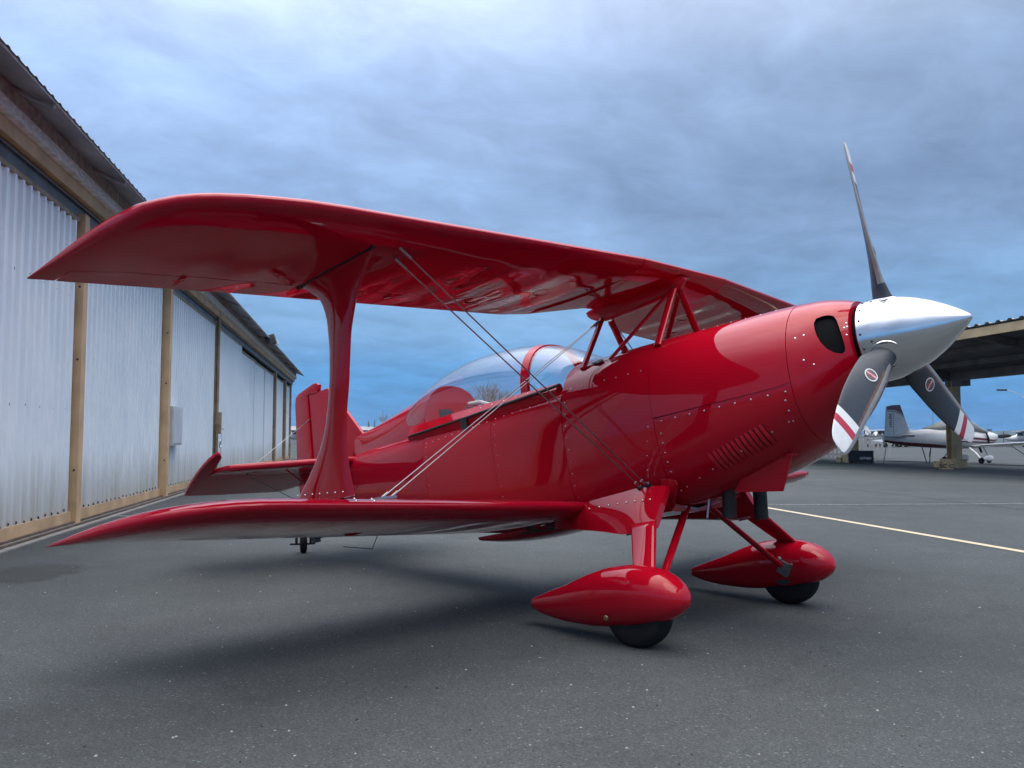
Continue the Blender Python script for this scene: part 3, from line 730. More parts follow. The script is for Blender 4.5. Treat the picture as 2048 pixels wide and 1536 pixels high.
canopy_glass(-3.50, -2.16, 'canopy'); canopy_glass(-2.11, -1.72, 'windshield')
mb = MB()
rows = []
for u, e in ((-2.165, -0.016), (-2.165, 0.006), (-2.105, 0.006), (-2.105, -0.016)):
    rows.append([canopy_pt(u, math.pi*j/40, e) for j in range(41)])
mb.grid(rows, close_u=True); mb.build('canopy_hoop', RED, plane)
mb = MB(); rows = []
for u, e in ((-3.505, 0.006), (-3.44, 0.005), (-3.44, -0.01)):
    rows.append([canopy_pt(max(u, -3.5), math.pi*j/40, e) for j in range(41)])
mb.grid(rows); mb.build('canopy_tail_frame', RED, plane)
# sill rails and black gap seal
for sg in (-1, 1):
    mb = MB(); rows = []
    for i in range(25):
        u = -3.32+i*(1.46/24)
        xs = [r[0] for r in CTab]; hb_ = hermite(u, xs, [r[1] for r in CTab])
        hw = section(HT, u)[0] if u < -1.82 else 0.39
        yo = min(hw+0.002, hb_+0.045)
        tt = (u+3.32)/1.46; sh = 0.222-0.022*tt
        rows.append([X(u, sg*(hb_-0.012), sh-0.004), X(u, sg*(hb_+0.010), sh), X(u, sg*yo, 0.160), X(u, sg*(yo-0.015), 0.10), X(u, sg*(hb_-0.03), 0.15)])
    mb.grid(rows, close_v=True, cap0=True, cap1=True); mb.build('canopy_sill', RED, plane, ang=40)
    mb = MB(); mb.path([X(-3.27, sg*0.338, 0.150), X(-2.9, sg*0.362, 0.150), X(-2.66, sg*.369, 0.150)], 0.008, 8); mb.build('canopy_seam', BLACK, plane)
    mb = MB(); mb.path([X(-2.70, sg*0.370, 0.150), X(-2.3, sg*0.374, 0.158), X(-2.0, sg*.374, 0.166), X(-1.82, sg*0.368, 0.176)], [0.009, 0.011, 0.011, 0.009], 8); mb.build('canopy_rail', BLACK, plane)
    mb = MB(); mb.box(X(-2.665, sg*0.372, 0.115), (0.06, 0.012, 0.06), Matrix.Rotation(-AN, 3, 'Y')); mb.build('canopy_latch', BLACK, plane)
    ph = ph_at(FT, -1.60, 0.26); ph = ph if sg < 0 else math.pi-ph
    mb = MB(); c = hull(FT, -1.60, ph, 0.006); n = hull_n(FT, -1.60, ph); t = AXF; bb = n.cross(t)
    mb.prism([c-t*.05-bb*.012*sg, c+t*.02-bb*.02, c+t*.05+bb*.0, c+t*.03+bb*.02], n*0.006); mb.build('vent_opening', BLACK, fus_fwd, smooth=False)

# ---- wings
def naca(x): return 5*(0.2969*math.sqrt(max(x, 0))-0.126*x-0.3516*x*x+0.2843*x**3-0.1015*x**4)
def lerp_tab(y, tab):
    ys = [r[0] for r in tab]; k = len(tab[0])
    return [float(np.interp(y, ys, [r[i] for r in tab])) for i in range(1, k)]
# tables: |y| -> leading edge u, trailing edge u, w of LE, w of TE
UW = [(0.0, -1.036, -1.70, 0.690, 0.652), (0.14, -1.036, -1.72, 0.690, 0.652), (0.36, -1.037, -1.88, 0.690, 0.648), (0.42, -1.039, -1.93, 0.690, 0.647), (0.60, -1.057, -2.00, 0.690, 0.645), (1.27, -1.125, -2.09, 0.690, 0.645), (1.85, -1.184, -2.17, 0.690, 0.645), (2.23, -1.222, -2.22, 0.690, 0.645),
      (2.40, -1.246, -2.25, 0.690, 0.645), (2.523, -1.277, -2.27, 0.690, 0.645), (2.64, -1.312, -2.29, 0.690, 0.645), (2.736, -1.350, -2.31, 0.689, 0.646), (2.80, -1.385, -2.32, 0.688, 0.646), (2.86, -1.430, -2.33, 0.686, 0.646), (2.91, -1.490, -2.34, 0.684, 0.646), (2.945, -1.545, -2.345, 0.682, 0.646), (2.985, -1.68, -2.35, 0.678, 0.647), (3.01, -1.80, -2.355, 0.674, 0.647), (3.035, -1.97, -2.36, 0.668, 0.648), (3.055, -2.13, -2.365, 0.661, 0.648), (3.075, -2.28, -2.37, 0.655, 0.648), (3.088, -2.368, -2.372, 0.650, 0.649)]
LW = [(0.36, -1.720, -2.70, -0.559, -0.597), (1.0, -1.720, -2.70, -0.523, -0.561), (2.30, -1.720, -2.70, -0.450, -0.488), (2.42, -1.730, -2.70, -0.444, -0.480), (2.52, -1.755, -2.70, -0.441, -0.474), (2.60, -1.79, -2.70, -0.440, -0.470), (2.68, -1.845, -2.70, -0.440, -0.467), (2.74, -1.91, -2.70, -0.441, -0.465), (2.79, -1.99, -2.70, -0.443, -0.464), (2.83, -2.09, -2.70, -0.446, -0.463), (2.87, -2.23, -2.70, -0.450, -0.463), (2.90, -2.40, -2.71, -0.455, -0.463), (2.92, -2.55, -2.72, -0.459, -0.463), (2.935, -2.71, -2.725, -0.462, -0.463)]
def wing_sec(tab, y, x0, x1, ribs, n=26, tk=0.122):
    le, te, wl_, wt2 = lerp_tab(abs(y), tab); c = le-te
    xs = [x0+(x1-x0)*0.5*(1-math.cos(math.pi*i/n)) for i in range(n+1)]
    sag = 0.0
    if ribs:
        r = (abs(y) % ribs)/ribs; sag = math.sin(math.pi*r)**2
    out = []
    def pt(x, sgn):
        t = tk*naca(x)*c
        m = max(0.0, min(1.0, (x-0.17)/0.14))*max(0.0, min(1.0, (1.0-x)/0.1))
        t -= (0.0095 if abs(y) < 1.1 else 0.0095-0.006*min(1, (abs(y)-1.1)/0.6))*sag*m*min(1, c)
        t = max(t, 0.0012)
        wc = wl_+(wt2-wl_)*x
        return X(le-c*x, y, wc+sgn*t)
    for x in xs[::-1]: out.append(pt(x, 1))
    for x in (xs[1:] if x0 == 0 else xs): out.append(pt(x, -1))
    return out
def ystations(y0, y1, step, tab):
    ys = set([round(y0, 4), round(y1, 4)])
    k = y0
    while k < y1: ys.add(round(k, 4)); k += step
    for r in tab:
        if y0 < r[0] < y1: ys.add(round(r[0], 4))
    return sorted(ys)
def wing_panel(tab, sg, name, parts, ribs, m=REDF, n=26):
    mb = MB()
    for (y0, y1, x0, x1) in parts:
        rows = [wing_sec(tab, sg*y, x0, x1, ribs, n) for y in ystations(y0, y1, ribs/7.0 if ribs else 0.05, tab)]
        mb.grid(rows, close_v=True, cap0=True, cap1=True)
    return mb.build(name, m, plane, ang=32)
for sg in (-1, 1):
    up_ = wing_panel(UW, sg, 'upper_wing', [(0.424, 1.10, 0, 1), (1.10, 2.985, 0, 0.77), (2.985, 3.088, 0, 1)], 0.29)
    wing_panel(UW, sg, 'aileron', [(1.106, 2.979, 0.778, 1.0)], 0.29, n=10)
    lo_ = wing_panel(LW, sg, 'lower_wing', [(0.37, 0.95, 0, 1), (0.95, 2.86, 0, 0.77), (2.86, 2.935, 0, 1)], 0.29)
    wing_panel(LW, sg, 'aileron', [(0.956, 2.854, 0.778, 1.0)], 0.29, n=10)
    for (y, u) in ((1.12, -1.78), (0.98, -1.83), (0.72, -1.55)):
        le, te, wl_, wt2 = lerp_tab(y, UW); x = (le-u)/(le-te); w = wl_+(wt2-wl_)*x-0.122*naca(x)*(le-te)+0.004
        mb = MB(); mb.disc_ring(X(u, sg*y, w+.004), AXU, 0.05, 0.0035, 28, 6); mb.build('inspection_ring', REDF, up_)
    for (y, u) in ((1.55, -2.35),):
        le, te, wl_, wt2 = lerp_tab(y, LW); x = (le-u)/(le-te); w = wl_+(wt2-wl_)*x-0.122*naca(x)*(le-te)+0.004
        mb = MB(); mb.disc_ring(X(u, sg*y, w), AXU, 0.055, 0.004, 28, 6); mb.build('inspection_ring', REDF, lo_)
    # aileron hinge brackets under the wings
    for tab, y, u0 in ((UW, 2.55, -2.06), (UW, 1.5, -1.93)):
        le, te, wl_, wt2 = lerp_tab(y, tab); x = (le-u0)/(le-te); w = wl_+(wt2-wl_)*x-0.122*naca(x)*(le-te)
        mb = MB(); mb.prism([X(u0+.04, sg*y, w+.008), X(u0-.05, sg*y, w+.012), X(u0-.04, sg*y, w-.002), X(u0+.01, sg*y, w-.010)], Vector((0, 0.012, 0))); mb.build('hinge_bracket', RED, up_ if tab is UW else lo_, smooth=False)
    # screws where the lower wing meets the fuselage and beside the strut foot
    mb = MB()
    for k in range(9):
        y = 0.43+0.055*k+(0.02 if k % 2 else 0); le, te, wl_, wt2 = lerp_tab(y, LW); x = 0.16; c = le-te
        mb.dome(X(le-c*x, sg*y, wl_+(wt2-wl_)*x+0.122*naca(x)*c-.001), AXU, 0.006, .6, 6)
    for y, x in ((1.87, .02), (1.97, .02), (1.86, .05), (1.95, .06)):
        le, te, wl_, wt2 = lerp_tab(y, LW); c = le-te; mb.dome(X(le-c*x, sg*y, wl_+0.122*naca(x)*c*.98), XD(1, 0, .8), 0.007, .6, 6)
    r_ = mb.build('wing_screws', RIVET, lo_); r_['kind'] = 'stuff'
mb = MB(); mb.grid([wing_sec(UW, y, 0, 1, 0, 26) for y in [-0.42+0.035*i for i in range(25)]], close_v=True, cap0=True, cap1=True)
csec = mb.build('center_section', RED, plane, ang=32)
# cabane fairing under the centre section
FB = [(-1.80, 0.630, 0.010, 0.020), (-1.76, 0.598, 0.022, 0.040), (-1.68, 0.570, 0.034, 0.065), (-1.50, 0.566, 0.038, 0.09), (-1.30, 0.573, 0.038, 0.10), (-1.16, 0.588, 0.036, 0.095), (-1.09, 0.612, 0.028, 0.07), (-1.062, 0.636, 0.012, 0.04)]
mb = MB(); rows = []; xs = [r[0] for r in FB]
for i in range(31):
    u = -1.80+0.738*i/30; bt, hb_, ht = [hermite(u, xs, [r[k] for r in FB]) for k in (1, 2, 3)]
    tp = 0.655; ring = []
    for j in range(21):
        t = j/20*2-1; a_ = abs(t)
        # concave sides running up into the wing skin, rounded keel
        if a_ < 0.35: y, w = hb_*math.sin(a_/0.35*math.pi/2), bt+0.012*(1-math.cos(a_/0.35*math.pi/2))
        else:
            k = (a_-0.35)/0.65; y = hb_+(ht-hb_)*k**2.2; w = bt+0.012+(tp-bt-0.012)*k
        ring.append(X(u, math.copysign(y, t), w))
    rows.append(ring)
mb.grid(rows, cap0=True, cap1=True); mb.build('cabane_fairing', RED, plane, ang=45)

# interplane I struts
ST = [(-0.425, -2.17, -1.700), (-0.365, -2.136, -1.712), (-0.281, -2.036, -1.722), (-0.181, -1.936, -1.722), (-0.076, -1.868, -1.708), (0.076, -1.812, -1.667), (0.20, -1.79, -1.634), (0.30, -1.781, -1.606), (0.378, -1.781, -1.570), (0.45, -1.795, -1.53), (0.512, -1.822, -1.475), (0.57, -1.89, -1.425), (0.62, -1.962, -1.38), (0.645, -2.0, -1.355)]
for sg in (-1, 1):
    mb = MB(); rows = []; ws = [r[0] for r in ST]
    for i in range(41):
        w = -0.425+1.065*i/40; a = hermite(w, ws, [r[1] for r in ST]); f = hermite(w, ws, [r[2] for r in ST])
        c = f-a; t = 0.020+0.012*max(0, 1-abs(w-0.08)/0.35)
        ring = []
        for j in range(24):
            p = TAU*j/24; xx = 0.5+0.5*math.cos(p)
            ring.append(X(a+c*xx, sg*2.0+t*math.sin(p)*(0.55+0.45*abs(math.sin(p))), w))
        rows.append(ring)
    mb.grid(rows, close_v=True, cap0=True, cap1=True); st = mb.build('interplane_strut', RED, plane, ang=60)
    def under(u, y):
        le, te, wl_, wt2 = lerp_tab(y, UW); x = (le-u)/(le-te); return wl_+(wt2-wl_)*x-0.122*naca(x)*(le-te)
    mb = MB()
    for dy in (-0.03, 0.03): mb.path([X(u_, sg*2.0+dy*(1-abs(u_+1.68)/.36), under(u_, 2.0)-0.001) for u_ in [-1.98+0.05*k for k in range(13)]], 0.006, 6)
    mb.path([X(u_, sg*2.0, under(u_, 2.0)-0.004) for u_ in [-1.99+0.05*k for k in range(13)]], 0.010, 6); mb.build('strut_seal', BLACK, st)
# cabane struts
CAB = [((-1.70, 0.262, 0.255), (-1.665, 0.045, 0.575)), ((-1.165, 0.25, 0.255), (-1.135, 0.035, 0.60)), ((-1.50, 0.257, 0.258), (-1.14, 0.04, 0.60))]
for sg in (-1, 1):
    for k, (a, bq) in enumerate(CAB):
        mb = MB(); mb.path([X(a[0], sg*a[1], a[2]), X(bq[0], sg*bq[1], bq[2])], 0.024 if k < 2 else 0.016, 14, 0.5, AXF); mb.build('cabane_strut', RED, plane, ang=60)
# rigging wires
def wire(name, a, bq, r=0.0045, m=WIRE, parent=plane):
    mb = MB(); mb.path([a, bq], r, 8, 0.6, AXF)
    o = mb.build(name, m, parent)
    d = (bq-a).normalized(); mb = MB()
    mb.tube(a+d*0.0, a+d*0.07, r*1.7, n=8); mb.tube(bq-d*0.07, bq, r*1.7, n=8); mb.build('wire_terminal', WIRE, o)
    return o
for sg in (-1, 1):
    wire('flying_wire', X(-1.285, sg*0.385, -0.52), X(-1.331, sg*1.896, 0.615)); wire('flying_wire', X(-1.325, sg*0.385, -0.525), X(-1.440, sg*1.838, 0.612))
    wire('landing_wire', X(-1.69, sg*0.06, 0.56), X(-2.014, sg*1.640, -0.425)); wire('landing_wire', X(-1.66, sg*0.065, 0.56), X(-1.985, sg*1.60, -0.425))
    mb = MB(); mb.box(X(-2.0, sg*1.63, -0.418), (0.14, 0.09, 0.012), Matrix.Rotation(-AN, 3, 'Y')); pl = mb.build('wire_plate', STEEL, plane)
    mb = MB(); mb.box(X(-1.30, sg*0.39, -0.535), (0.09, 0.03, 0.06), Matrix.Rotation(-AN, 3, 'Y')); mb.dome(X(-1.275, sg*.41, -.50), (0, sg, .3), .016, .7); mb.dome(X(-1.33, sg*.41, -.51), (0, sg, .3), .016, .7); mb.build('wire_fitting', mat('fitting_dark', (0.06, 0.055, 0.055), .35, metal=.8), plane)

# ---- tail
def plate(name, outline, y0, th, m=REDF, parent=plane, xf=None, edge=0.35):
    # rounded flat surface: outline in (a,b), thickness th; xf maps (a,b,t) to space
    cx = sum(p[0] for p in outline)/len(outline); cy = sum(p[1] for p in outline)/len(outline)
    mb = MB(); n = len(outline); rows = []
    for k, t in ((0.93, -1.0), (0.985, -0.75), (1.0, 0.0), (0.985, 0.75), (0.93, 1.0)):
        rows.append([xf(cx+(p[0]-cx)*k, cy+(p[1]-cy)*k, t*th/2) for p in outline])
    mb.grid(rows, close_v=True, cap0=True, cap1=True)
    return mb.build(name, m, parent, ang=50)
def smooth_poly(pts, n=4):
    out = []; L_ = len(pts)
    for i in range(L_):
        p0, p1, p2, p3 = [Vector(pts[(i+k-1) % L_]) for k in range(4)]
        if len(pts[i]) > 2 and False: pass
        for k in range(n):
            t = k/n
            out.append(tuple(0.5*((2*p1)+(p2-p0)*t+(2*p0-5*p1+4*p2-p3)*t*t+(3*p1-p0-3*p2+p3)*t**3)))
    return out
xfv = lambda a, b_, t: X(a, t, b_)
fin = plate('fin', [(-4.22, 0.345), (-4.43, 0.60), (-4.66, 0.845), (-4.90, 0.848), (-4.955, 0.85), (-4.975, 0.5), (-4.985, 0.10), (-4.5, 0.12), (-4.28, 0.30)], 0, 0.035, xf=xfv)
rud = plate('rudder', [(-4.80, 0.855), (-4.78, 0.905), (-4.815, 0.928), (-4.87, 0.932), (-5.10, 0.895), (-5.15, 0.87), (-5.17, 0.82), (-5.20, 0.5), (-5.235, 0.20), (-5.22, 0.02), (-5.12, -0.12), (-5.0, -0.14), (-4.995, 0.1), (-4.985, 0.5), (-4.965, 0.856), (-4.93, 0.872)], 0, 0.04, xf=xfv)
mb = MB(); mb.path([X(-4.985, -.022, 0.06), X(-4.98, -.022, 0.45), X(-4.965, -.022, 0.83)], 0.012, 8); mb.build('rudder_hinge', RED, rud)
for sg in (-1, 1):
    xs_ = lambda a, b_, t, sg=sg: X(a, sg*b_, 0.150+t)
    plate('stabilizer', [(-4.19, 0.05), (-4.20, 0.20), (-4.48, 1.05), (-4.52, 1.085), (-4.60, 1.10), (-4.735, 1.10), (-4.735, 0.05)], 0, 0.045, xf=xs_)
    ca, sa = math.cos(R(15)), math.sin(R(15))
    xe = lambda a, b_, t, sg=sg: X(-4.75+(a+4.75)*ca-t*sa, sg*b_, 0.150+(a+4.75)*sa+t*ca)
    el = plate('elevator', [(-4.745, 0.06), (-4.745, 1.105), (-4.56, 1.13), (-4.405, 1.165), (-4.385, 1.185), (-4.40, 1.205), (-4.50, 1.215), (-4.62, 1.21), (-4.75, 1.195), (-4.90, 1.17), (-5.02, 1.145), (-5.15, 1.11), (-5.165, 0.8), (-5.16, 0.25), (-5.0, 0.06)], 0, 0.035, xf=xe)
    wire('tail_brace_wire', X(-4.62, sg*0.82, 0.165), X(-4.96, sg*0.02, 0.63), 0.0035)
    mb = MB(); mb.path([X(-4.52, sg*0.58, 0.135), X(-4.62, sg*0.05, -0.20)], 0.011, 8, .5, AXF); mb.build('tail_brace_strut', RED, plane)
    wire('tail_brace_wire', X(-4.72, sg*0.80, 0.125), X(-4.88, sg*0.03, -0.20), 0.0035)
# tail spring and wheel
mb = MB(); mb.path([X(-4.30, 0, -0.30), X(-4.62, 0, -0.345), X(-4.9, 0, -0.385), X(-5.06, 0, -0.385)], [0.022, 0.022, 0.02, 0.018], 10, 0.6, (0, 1, 0))
mb.box(X(-5.055, 0, -0.375), (0.055, 0.05, 0.10), Matrix.Rotation(-AN, 3, 'Y')); mb.path([X(-5.07, 0, -0.335), X(-5.16, 0, -0.32), X(-5.235, 0, -0.335)], 0.016, 8)
TW = Vector((-4.144, 0, 0.075))
DKM = mat('black_painted_metal', (0.025, 0.024, 0.026), 0.45)
ts = mb.build('tail_spring', DKM, plane)
tw = empty('tail_wheel', TW); tw.parent = plane
def tyre_mesh(c, ax, r, wd, n=40):
    mb = MB(); k = 14; rows = []
    ax = Vector(ax).normalized(); a = ax.orthogonal().normalized(); b_ = ax.cross(a); c = Vector(c)
    for i in range(n):
        d = a*math.cos(TAU*i/n)+b_*math.sin(TAU*i/n); ring = []
        for j in range(k):
            p = TAU*j/k; cr = math.copysign(abs(math.cos(p))**0.55, math.cos(p)); sr = math.copysign(abs(math.sin(p))**0.6, math.sin(p))
            ring.append(c+d*(r-wd*0.48+wd*0.48*cr)+ax*wd*0.5*sr)
        rows.append(ring)
    mb.grid(rows, close_v=True, close_u=True)
    if r > 0.15 and n >= 36:
        for o_ in (-.30, -.1, .1, .30):
            mb.disc_ring(c+ax*wd*o_, ax, r-0.0035-abs(o_)*0.012, 0.0055, n, 6)
    return mb
rz = R(28)
axw = Vector((math.sin(rz), math.cos(rz), 0))
o = tyre_mesh((0, 0, 0), axw, 0.076, 0.055, 28).build('tyre', RUBBER, tw)
mb = MB(); mb.tube(-axw*0.022, axw*0.022, 0.036, n=18); mb.tube(-axw*0.075, axw*0.075, 0.010, n=8); mb.build('hub', DKM, tw)
mb = MB()
fd = axw.cross(UZ)
mb.path([axw*.06, axw*.062+UZ*.05, axw*.035+UZ*.085, UZ*.095, -axw*.035+UZ*.085, -axw*.062+UZ*.05, -axw*.06], 0.012, 8); mb.tube(UZ*.08, UZ*.135, 0.018, n=10)
mb.tube(-axw*.06, -axw*.115+UZ*.002, .010, n=8); mb.tube(axw*.06, axw*.1+UZ*.002, .010, n=8)
mb.build('fork', DKM, tw)
# whip antenna under the belly
mb = MB(); mb.path([(-2.97, -0.05, 0.34), (-3.095, -0.05, 0.13), (-3.11, -0.05, 0.127), (-3.482, -0.05, 0.112)], 0.0035, 6); mb.build('belly_antenna', DKM, plane)
# belly fairing with bare-metal exit panel
mb = MB(); rows = []
for i in range(13):
    t = i/12; u = -2.85+0.85*t; h = 0.075*math.sin(math.pi*min(1, .12+t*.75))**0.7
    hw = 0.20+0.05*math.sin(math.pi*t)
    rows.append([X(u, hw*math.cos(math.pi*j/16), -0.62-h*math.sin(math.pi*j/16)**.6) for j in range(17)])
mb.grid(rows, cap0=True, cap1=True); mb.build('belly_fairing', RED, plane, ang=50)
ALU = mat('bare_aluminium', (0.45, 0.46, 0.47), 0.35, metal=0.9, var=.15, scale=12)
mb = MB(); mb.box(X(-1.62, 0, -0.652), (0.5, 0.5, 0.016), Matrix.Rotation(-AN, 3, 'Y')); mb.build('belly_panel', ALU, plane)
mb = MB()
for sg in (-1, 1):
    for k in range(4): mb.path([X(-2.3+.14*k, sg*.40, -.605), X(-2.16+.14*k, sg*.33, -.645)], 0.006, 6)
mb.tube(X(-2.3, -.36, -.648), X(-1.75, -.36, -.655), .006, n=6)
mb.build('wing_root_brace', DKM, plane)
mb = MB(); mb.tube(X(-1.09, -0.12, -0.61), X(-1.12, -0.13, -0.72), 0.0065, n=8); mb.build('drain_tube', STEEL, plane)

# ---- landing gear
def wheel_pant(sg):
    PT = [(-0.70, 0.142, 0.088, 0.020), (-0.685, 0.148, 0.084, 0.027), (-0.60, 0.185, 0.066, 0.047), (-0.45, 0.247, 0.054, 0.078), (-0.30, 0.316, 0.056, 0.106), (-0.15, 0.366, 0.072, 0.124), (0.0, 0.388, 0.098, 0.130), (0.10, 0.380, 0.122, 0.124), (0.18, 0.355, 0.150, 0.107), (0.235, 0.318, 0.184, 0.076), (0.262, 0.285, 0.215, 0.045), (0.273, 0.255, 0.240, 0.012)]
    mb = MB(); rows = []; xs = [r[0] for r in PT]; n = 34
    for i in range(n+1):
        t = i/n; x = -0.70+0.973*(1-(1-t)**1.35) if t > 0 else -0.70
        x = min(x, 0.273)
        zt_, zb, hw = [hermite(x, xs, [r[k] for r in PT]) for k in (1, 2, 3)]
        zc = (zt_+zb)/2; hz = (zt_-zb)/2
        ring = []
        for j in range(36):
            p = TAU*j/36; c, s = math.cos(p), math.sin(p)
            ring.append(Vector((x, sg*0.787+hw*math.copysign(abs(c)**0.86, c), zc+hz*math.copysign(abs(s)**0.9, s))))
        rows.append(ring)
    mb.grid(rows, close_v=True, cap0=True, cap1=True)
    return mb.build('wheel_fairing', RED, plane, ang=60)
for sg in (-1, 1):
    pant = wheel_pant(sg)
    mb = MB(); mb.dome((-0.115, sg*(0.787+0.121), 0.135), (0, sg, -.2), 0.014, .4, 12); mb.build('pant_fastener', mat('brass_fastener', (.35, .25, .14), .4, metal=.8), pant)
    wh = empty('wheel', (-0.01, sg*0.787, 0.172)); wh.parent = plane
    tyre_mesh((0, 0, 0), (0, 1, 0), 0.176, 0.135).build('tyre', RUBBER, wh)
    mb = MB(); mb.lathe((0, 0, 0), (0, 1, 0), [(-.05, .005), (-.05, .05), (-.045, .085), (-.03, .092), (.03, .092), (.045, .085), (.05, .05), (.05, .005)], 28); mb.build('rim', mat('wheel_rim_dark', (.12, .12, .125), .4, metal=.8), wh)
    # brake on the inner side
    mb = MB(); mb.lathe((0, -sg*0.10, 0), (0, 1, 0), [(-.006, .01), (-.006, .055), (.006, .055), (.006, .01)], 28)
    mb.build('brake_disc', DKM, wh)
    mb = MB(); mb.box((0.03, -sg*0.13, 0.055), (0.06, 0.045, 0.075), Matrix.Rotation(R(25), 3, 'Y')); mb.box((0.062, -sg*0.13, 0.045), (0.012, 0.05, 0.085), Matrix.Rotation(R(25), 3, 'Y')); mb.dome((0.0, -sg*0.135, 0.105), (0, 0, 1), .014, 1.2)
    mb.build('brake_caliper', mat('caliper_grey', (.16, .165, .165), .45, metal=.6, var=.3, scale=30), wh)
    # streamlined leg
    mb = MB(); rows = []
    for i in range(9):
        t = i/8
        a = Vector(X(-1.325, sg*0.545, -0.70)).lerp(Vector((-0.068, sg*0.752, 0.37)), t)
        f = Vector(X(-1.168, sg*0.54, -0.70)).lerp(Vector((0.065, sg*0.752, 0.37)), t)
        th = 0.034-0.008*t
        ring = []
        for j in range(20):
            p = TAU*j/20; xx = 0.5+0.5*math.cos(p)
            q = a.lerp(f, xx); ring.append(q+Vector((0, 1, 0))*th*0.85*math.copysign(abs(math.sin(p))**.8, math.sin(p))*(0.45+0.75*xx))
        rows.append(ring)
    mb.grid(rows, close_v=True, cap0=True, cap1=True); leg = mb.build('gear_leg', RED, plane, ang=60)
    # root fairing between wing and leg: bulged skin from the fuselage side down to the leg
    mb = MB(); rows = []
    upc = [Vector(X(-1.98, sg*0.385, -0.56)), Vector(X(-1.72, sg*0.398, -0.535)), Vector(X(-1.48, sg*0.402, -0.520)), Vector(X(-1.29, sg*0.400, -0.510)), Vector(X(-1.165, sg*0.396, -0.530))]
    loc_ = [Vector(X(-1.98, sg*0.40, -0.655)), Vector(X(-1.84, sg*0.435, -0.672)), Vector(X(-1.58, sg*0.50, -0.710)), Vector(X(-1.335, sg*0.572, -0.750)), Vector(X(-1.170, sg*0.574, -0.738))]
    def cat(P, t):
        k = t*(len(P)-1); i = min(int(k), len(P)-2); f = k-i
        p0, p1, p2, p3 = P[max(i-1, 0)], P[i], P[i+1], P[min(i+2, len(P)-1)]
        return 0.5*((2*p1)+(p2-p0)*f+(2*p0-5*p1+4*p2-p3)*f*f+(3*p1-p0-3*p2+p3)*f**3)
    for i in range(25):
        t = i/24; a, bq = cat(upc, t), cat(loc_, t); ring = []
        for j in range(11):
            s = j/10; p = a.lerp(bq, s)
            # concave fillet to the leg, rounded leading part
            bow = 0.03*math.sin(math.pi*s)*(0.2+0.8*math.sin(math.pi*min(1, t*1.0)))
            p = p+Vector((0, sg*bow*0.55, 0))
            ring.append(p)
        inn = bq+Vector((0, -sg*0.05, 0.012)); inn2 = a+Vector((0, -sg*0.05, 0))
        if t > .9:
            inn = bq+Vector((0.004, -sg*0.045, 0.0))
        ring += [inn, inn2]
        rows.append(ring)
    mb.grid(rows, close_v=True, cap0=True, cap1=True); ff = mb.build('gear_root_fairing', RED, plane, ang=38)
    mb = MB()
    for k in range(10):
        t = 0.18+0.075*k; a, bq = cat(upc, t), cat(loc_, t); mb.dome(a.lerp(bq, .30)+Vector((0, sg*.016, 0)), (0, sg, .3), .0055, .6, 6)
    r_ = mb.build('fairing_screws', RIVET, ff); r_['kind'] = 'stuff'
    # forward cuff of the fairing over the fitting
    mb = MB(); rows = []
    for i in range(9):
        t = i/8; ring = []
        for j in range(13):
            p = math.pi*j/12
            ring.append(X(-1.225+0.13*math.sin(p)*(1-.45*t) - 0.02*t, sg*(0.355+0.04*math.sin(p)-0.07*t), -0.53-0.08*t-0.045*math.cos(p)))
        rows.append(ring)
    mb.grid(rows, cap0=True, cap1=True); mb.build('fitting_cuff', RED, plane, ang=60)
    # seam where leg meets fairing, brake line
    mb = MB(); mb.path([X(-1.340, sg*0.576, -0.752), X(-1.26, sg*0.584, -0.748), X(-1.155, sg*0.582, -0.740)], 0.004, 6); mb.build('leg_seam', BLACK, leg)
    # shock strut from belly centre to axle
    mb = MB(); mb.path([X(-1.26, sg*0.05, -0.60), (0.02, sg*0.70, 0.20)], [0.023, 0.023], 14, 0.6, (1, 0, 0)); mb.build('shock_strut', RED, plane)
    mb = MB(); mb.path([(-0.06, sg*0.66, 0.30), (-0.05, sg*0.665, 0.27), (-0.02, sg*0.675, 0.255), (0.02, sg*0.655, 0.272)], 0.006, 6); mb.build('brake_hose', BLACK, plane)
# gear cross fairing under the belly
mb = MB(); mb.prism([X(-1.20, -0.40, -0.60), X(-1.25, 0, -0.655), X(-1.20, 0.40, -0.60), X(-1.22, 0.56, -0.735), X(-1.25, 0.3, -0.72), X(-1.27, 0.0, -0.68), X(-1.25, -0.3, -0.72), X(-1.22, -0.5, -0.735)][:3]+[X(-1.22, 0.30, -0.66), X(-1.25, 0.0, -0.675), X(-1.22, -0.30, -0.66)], AXF*-0.3); mb.build('belly_cross_fairing', RED, plane, smooth=False)

# ---- spinner and propeller
mb = MB()
prof = [(-0.098, 0.02), (-0.098, 0.198), (-0.092, 0.2035), (-0.06, 0.2035), (-0.02, 0.202), (0.04, 0.193), (0.10, 0.176), (0.16, 0.151), (0.22, 0.119), (0.27, 0.086), (0.31, 0.056), (0.34, 0.030), (0.355, 0.016), (0.362, 0.006), (0.3635, 0.0005)]
mb.lathe(X(0, 0, 0), AXF, prof, 72); spin = mb.build('spinner', CHROME, plane, ang=35)
TH0 = 0.0736
mb = MB()
for k in range(18):
    t = TAU*k/18+0.1; d = AXU*math.cos(t)+Vector((0, -1, 0))*math.sin(t); mb.dome(X(-0.075, 0, 0)+d*0.2035, d, 0.0065, .6, 8)
for k in range(3):
    for dt in (-.45, .45):
        t = TH0+TAU*k/3+dt; d = AXU*math.cos(t)+Vector((0, -1, 0))*math.sin(t); mb.dome(X(-0.03, 0, 0)+d*0.2025, d, 0.006, .6, 8)
r_ = mb.build('spinner_screws', DKM, spin); r_['kind'] = 'stuff'
mb = MB(); mb.tube(X(-0.16, 0, 0), X(-0.1, 0, 0), 0.19, n=48); mb.build('backing_plate', DARK, plane)
RP = 1.0147
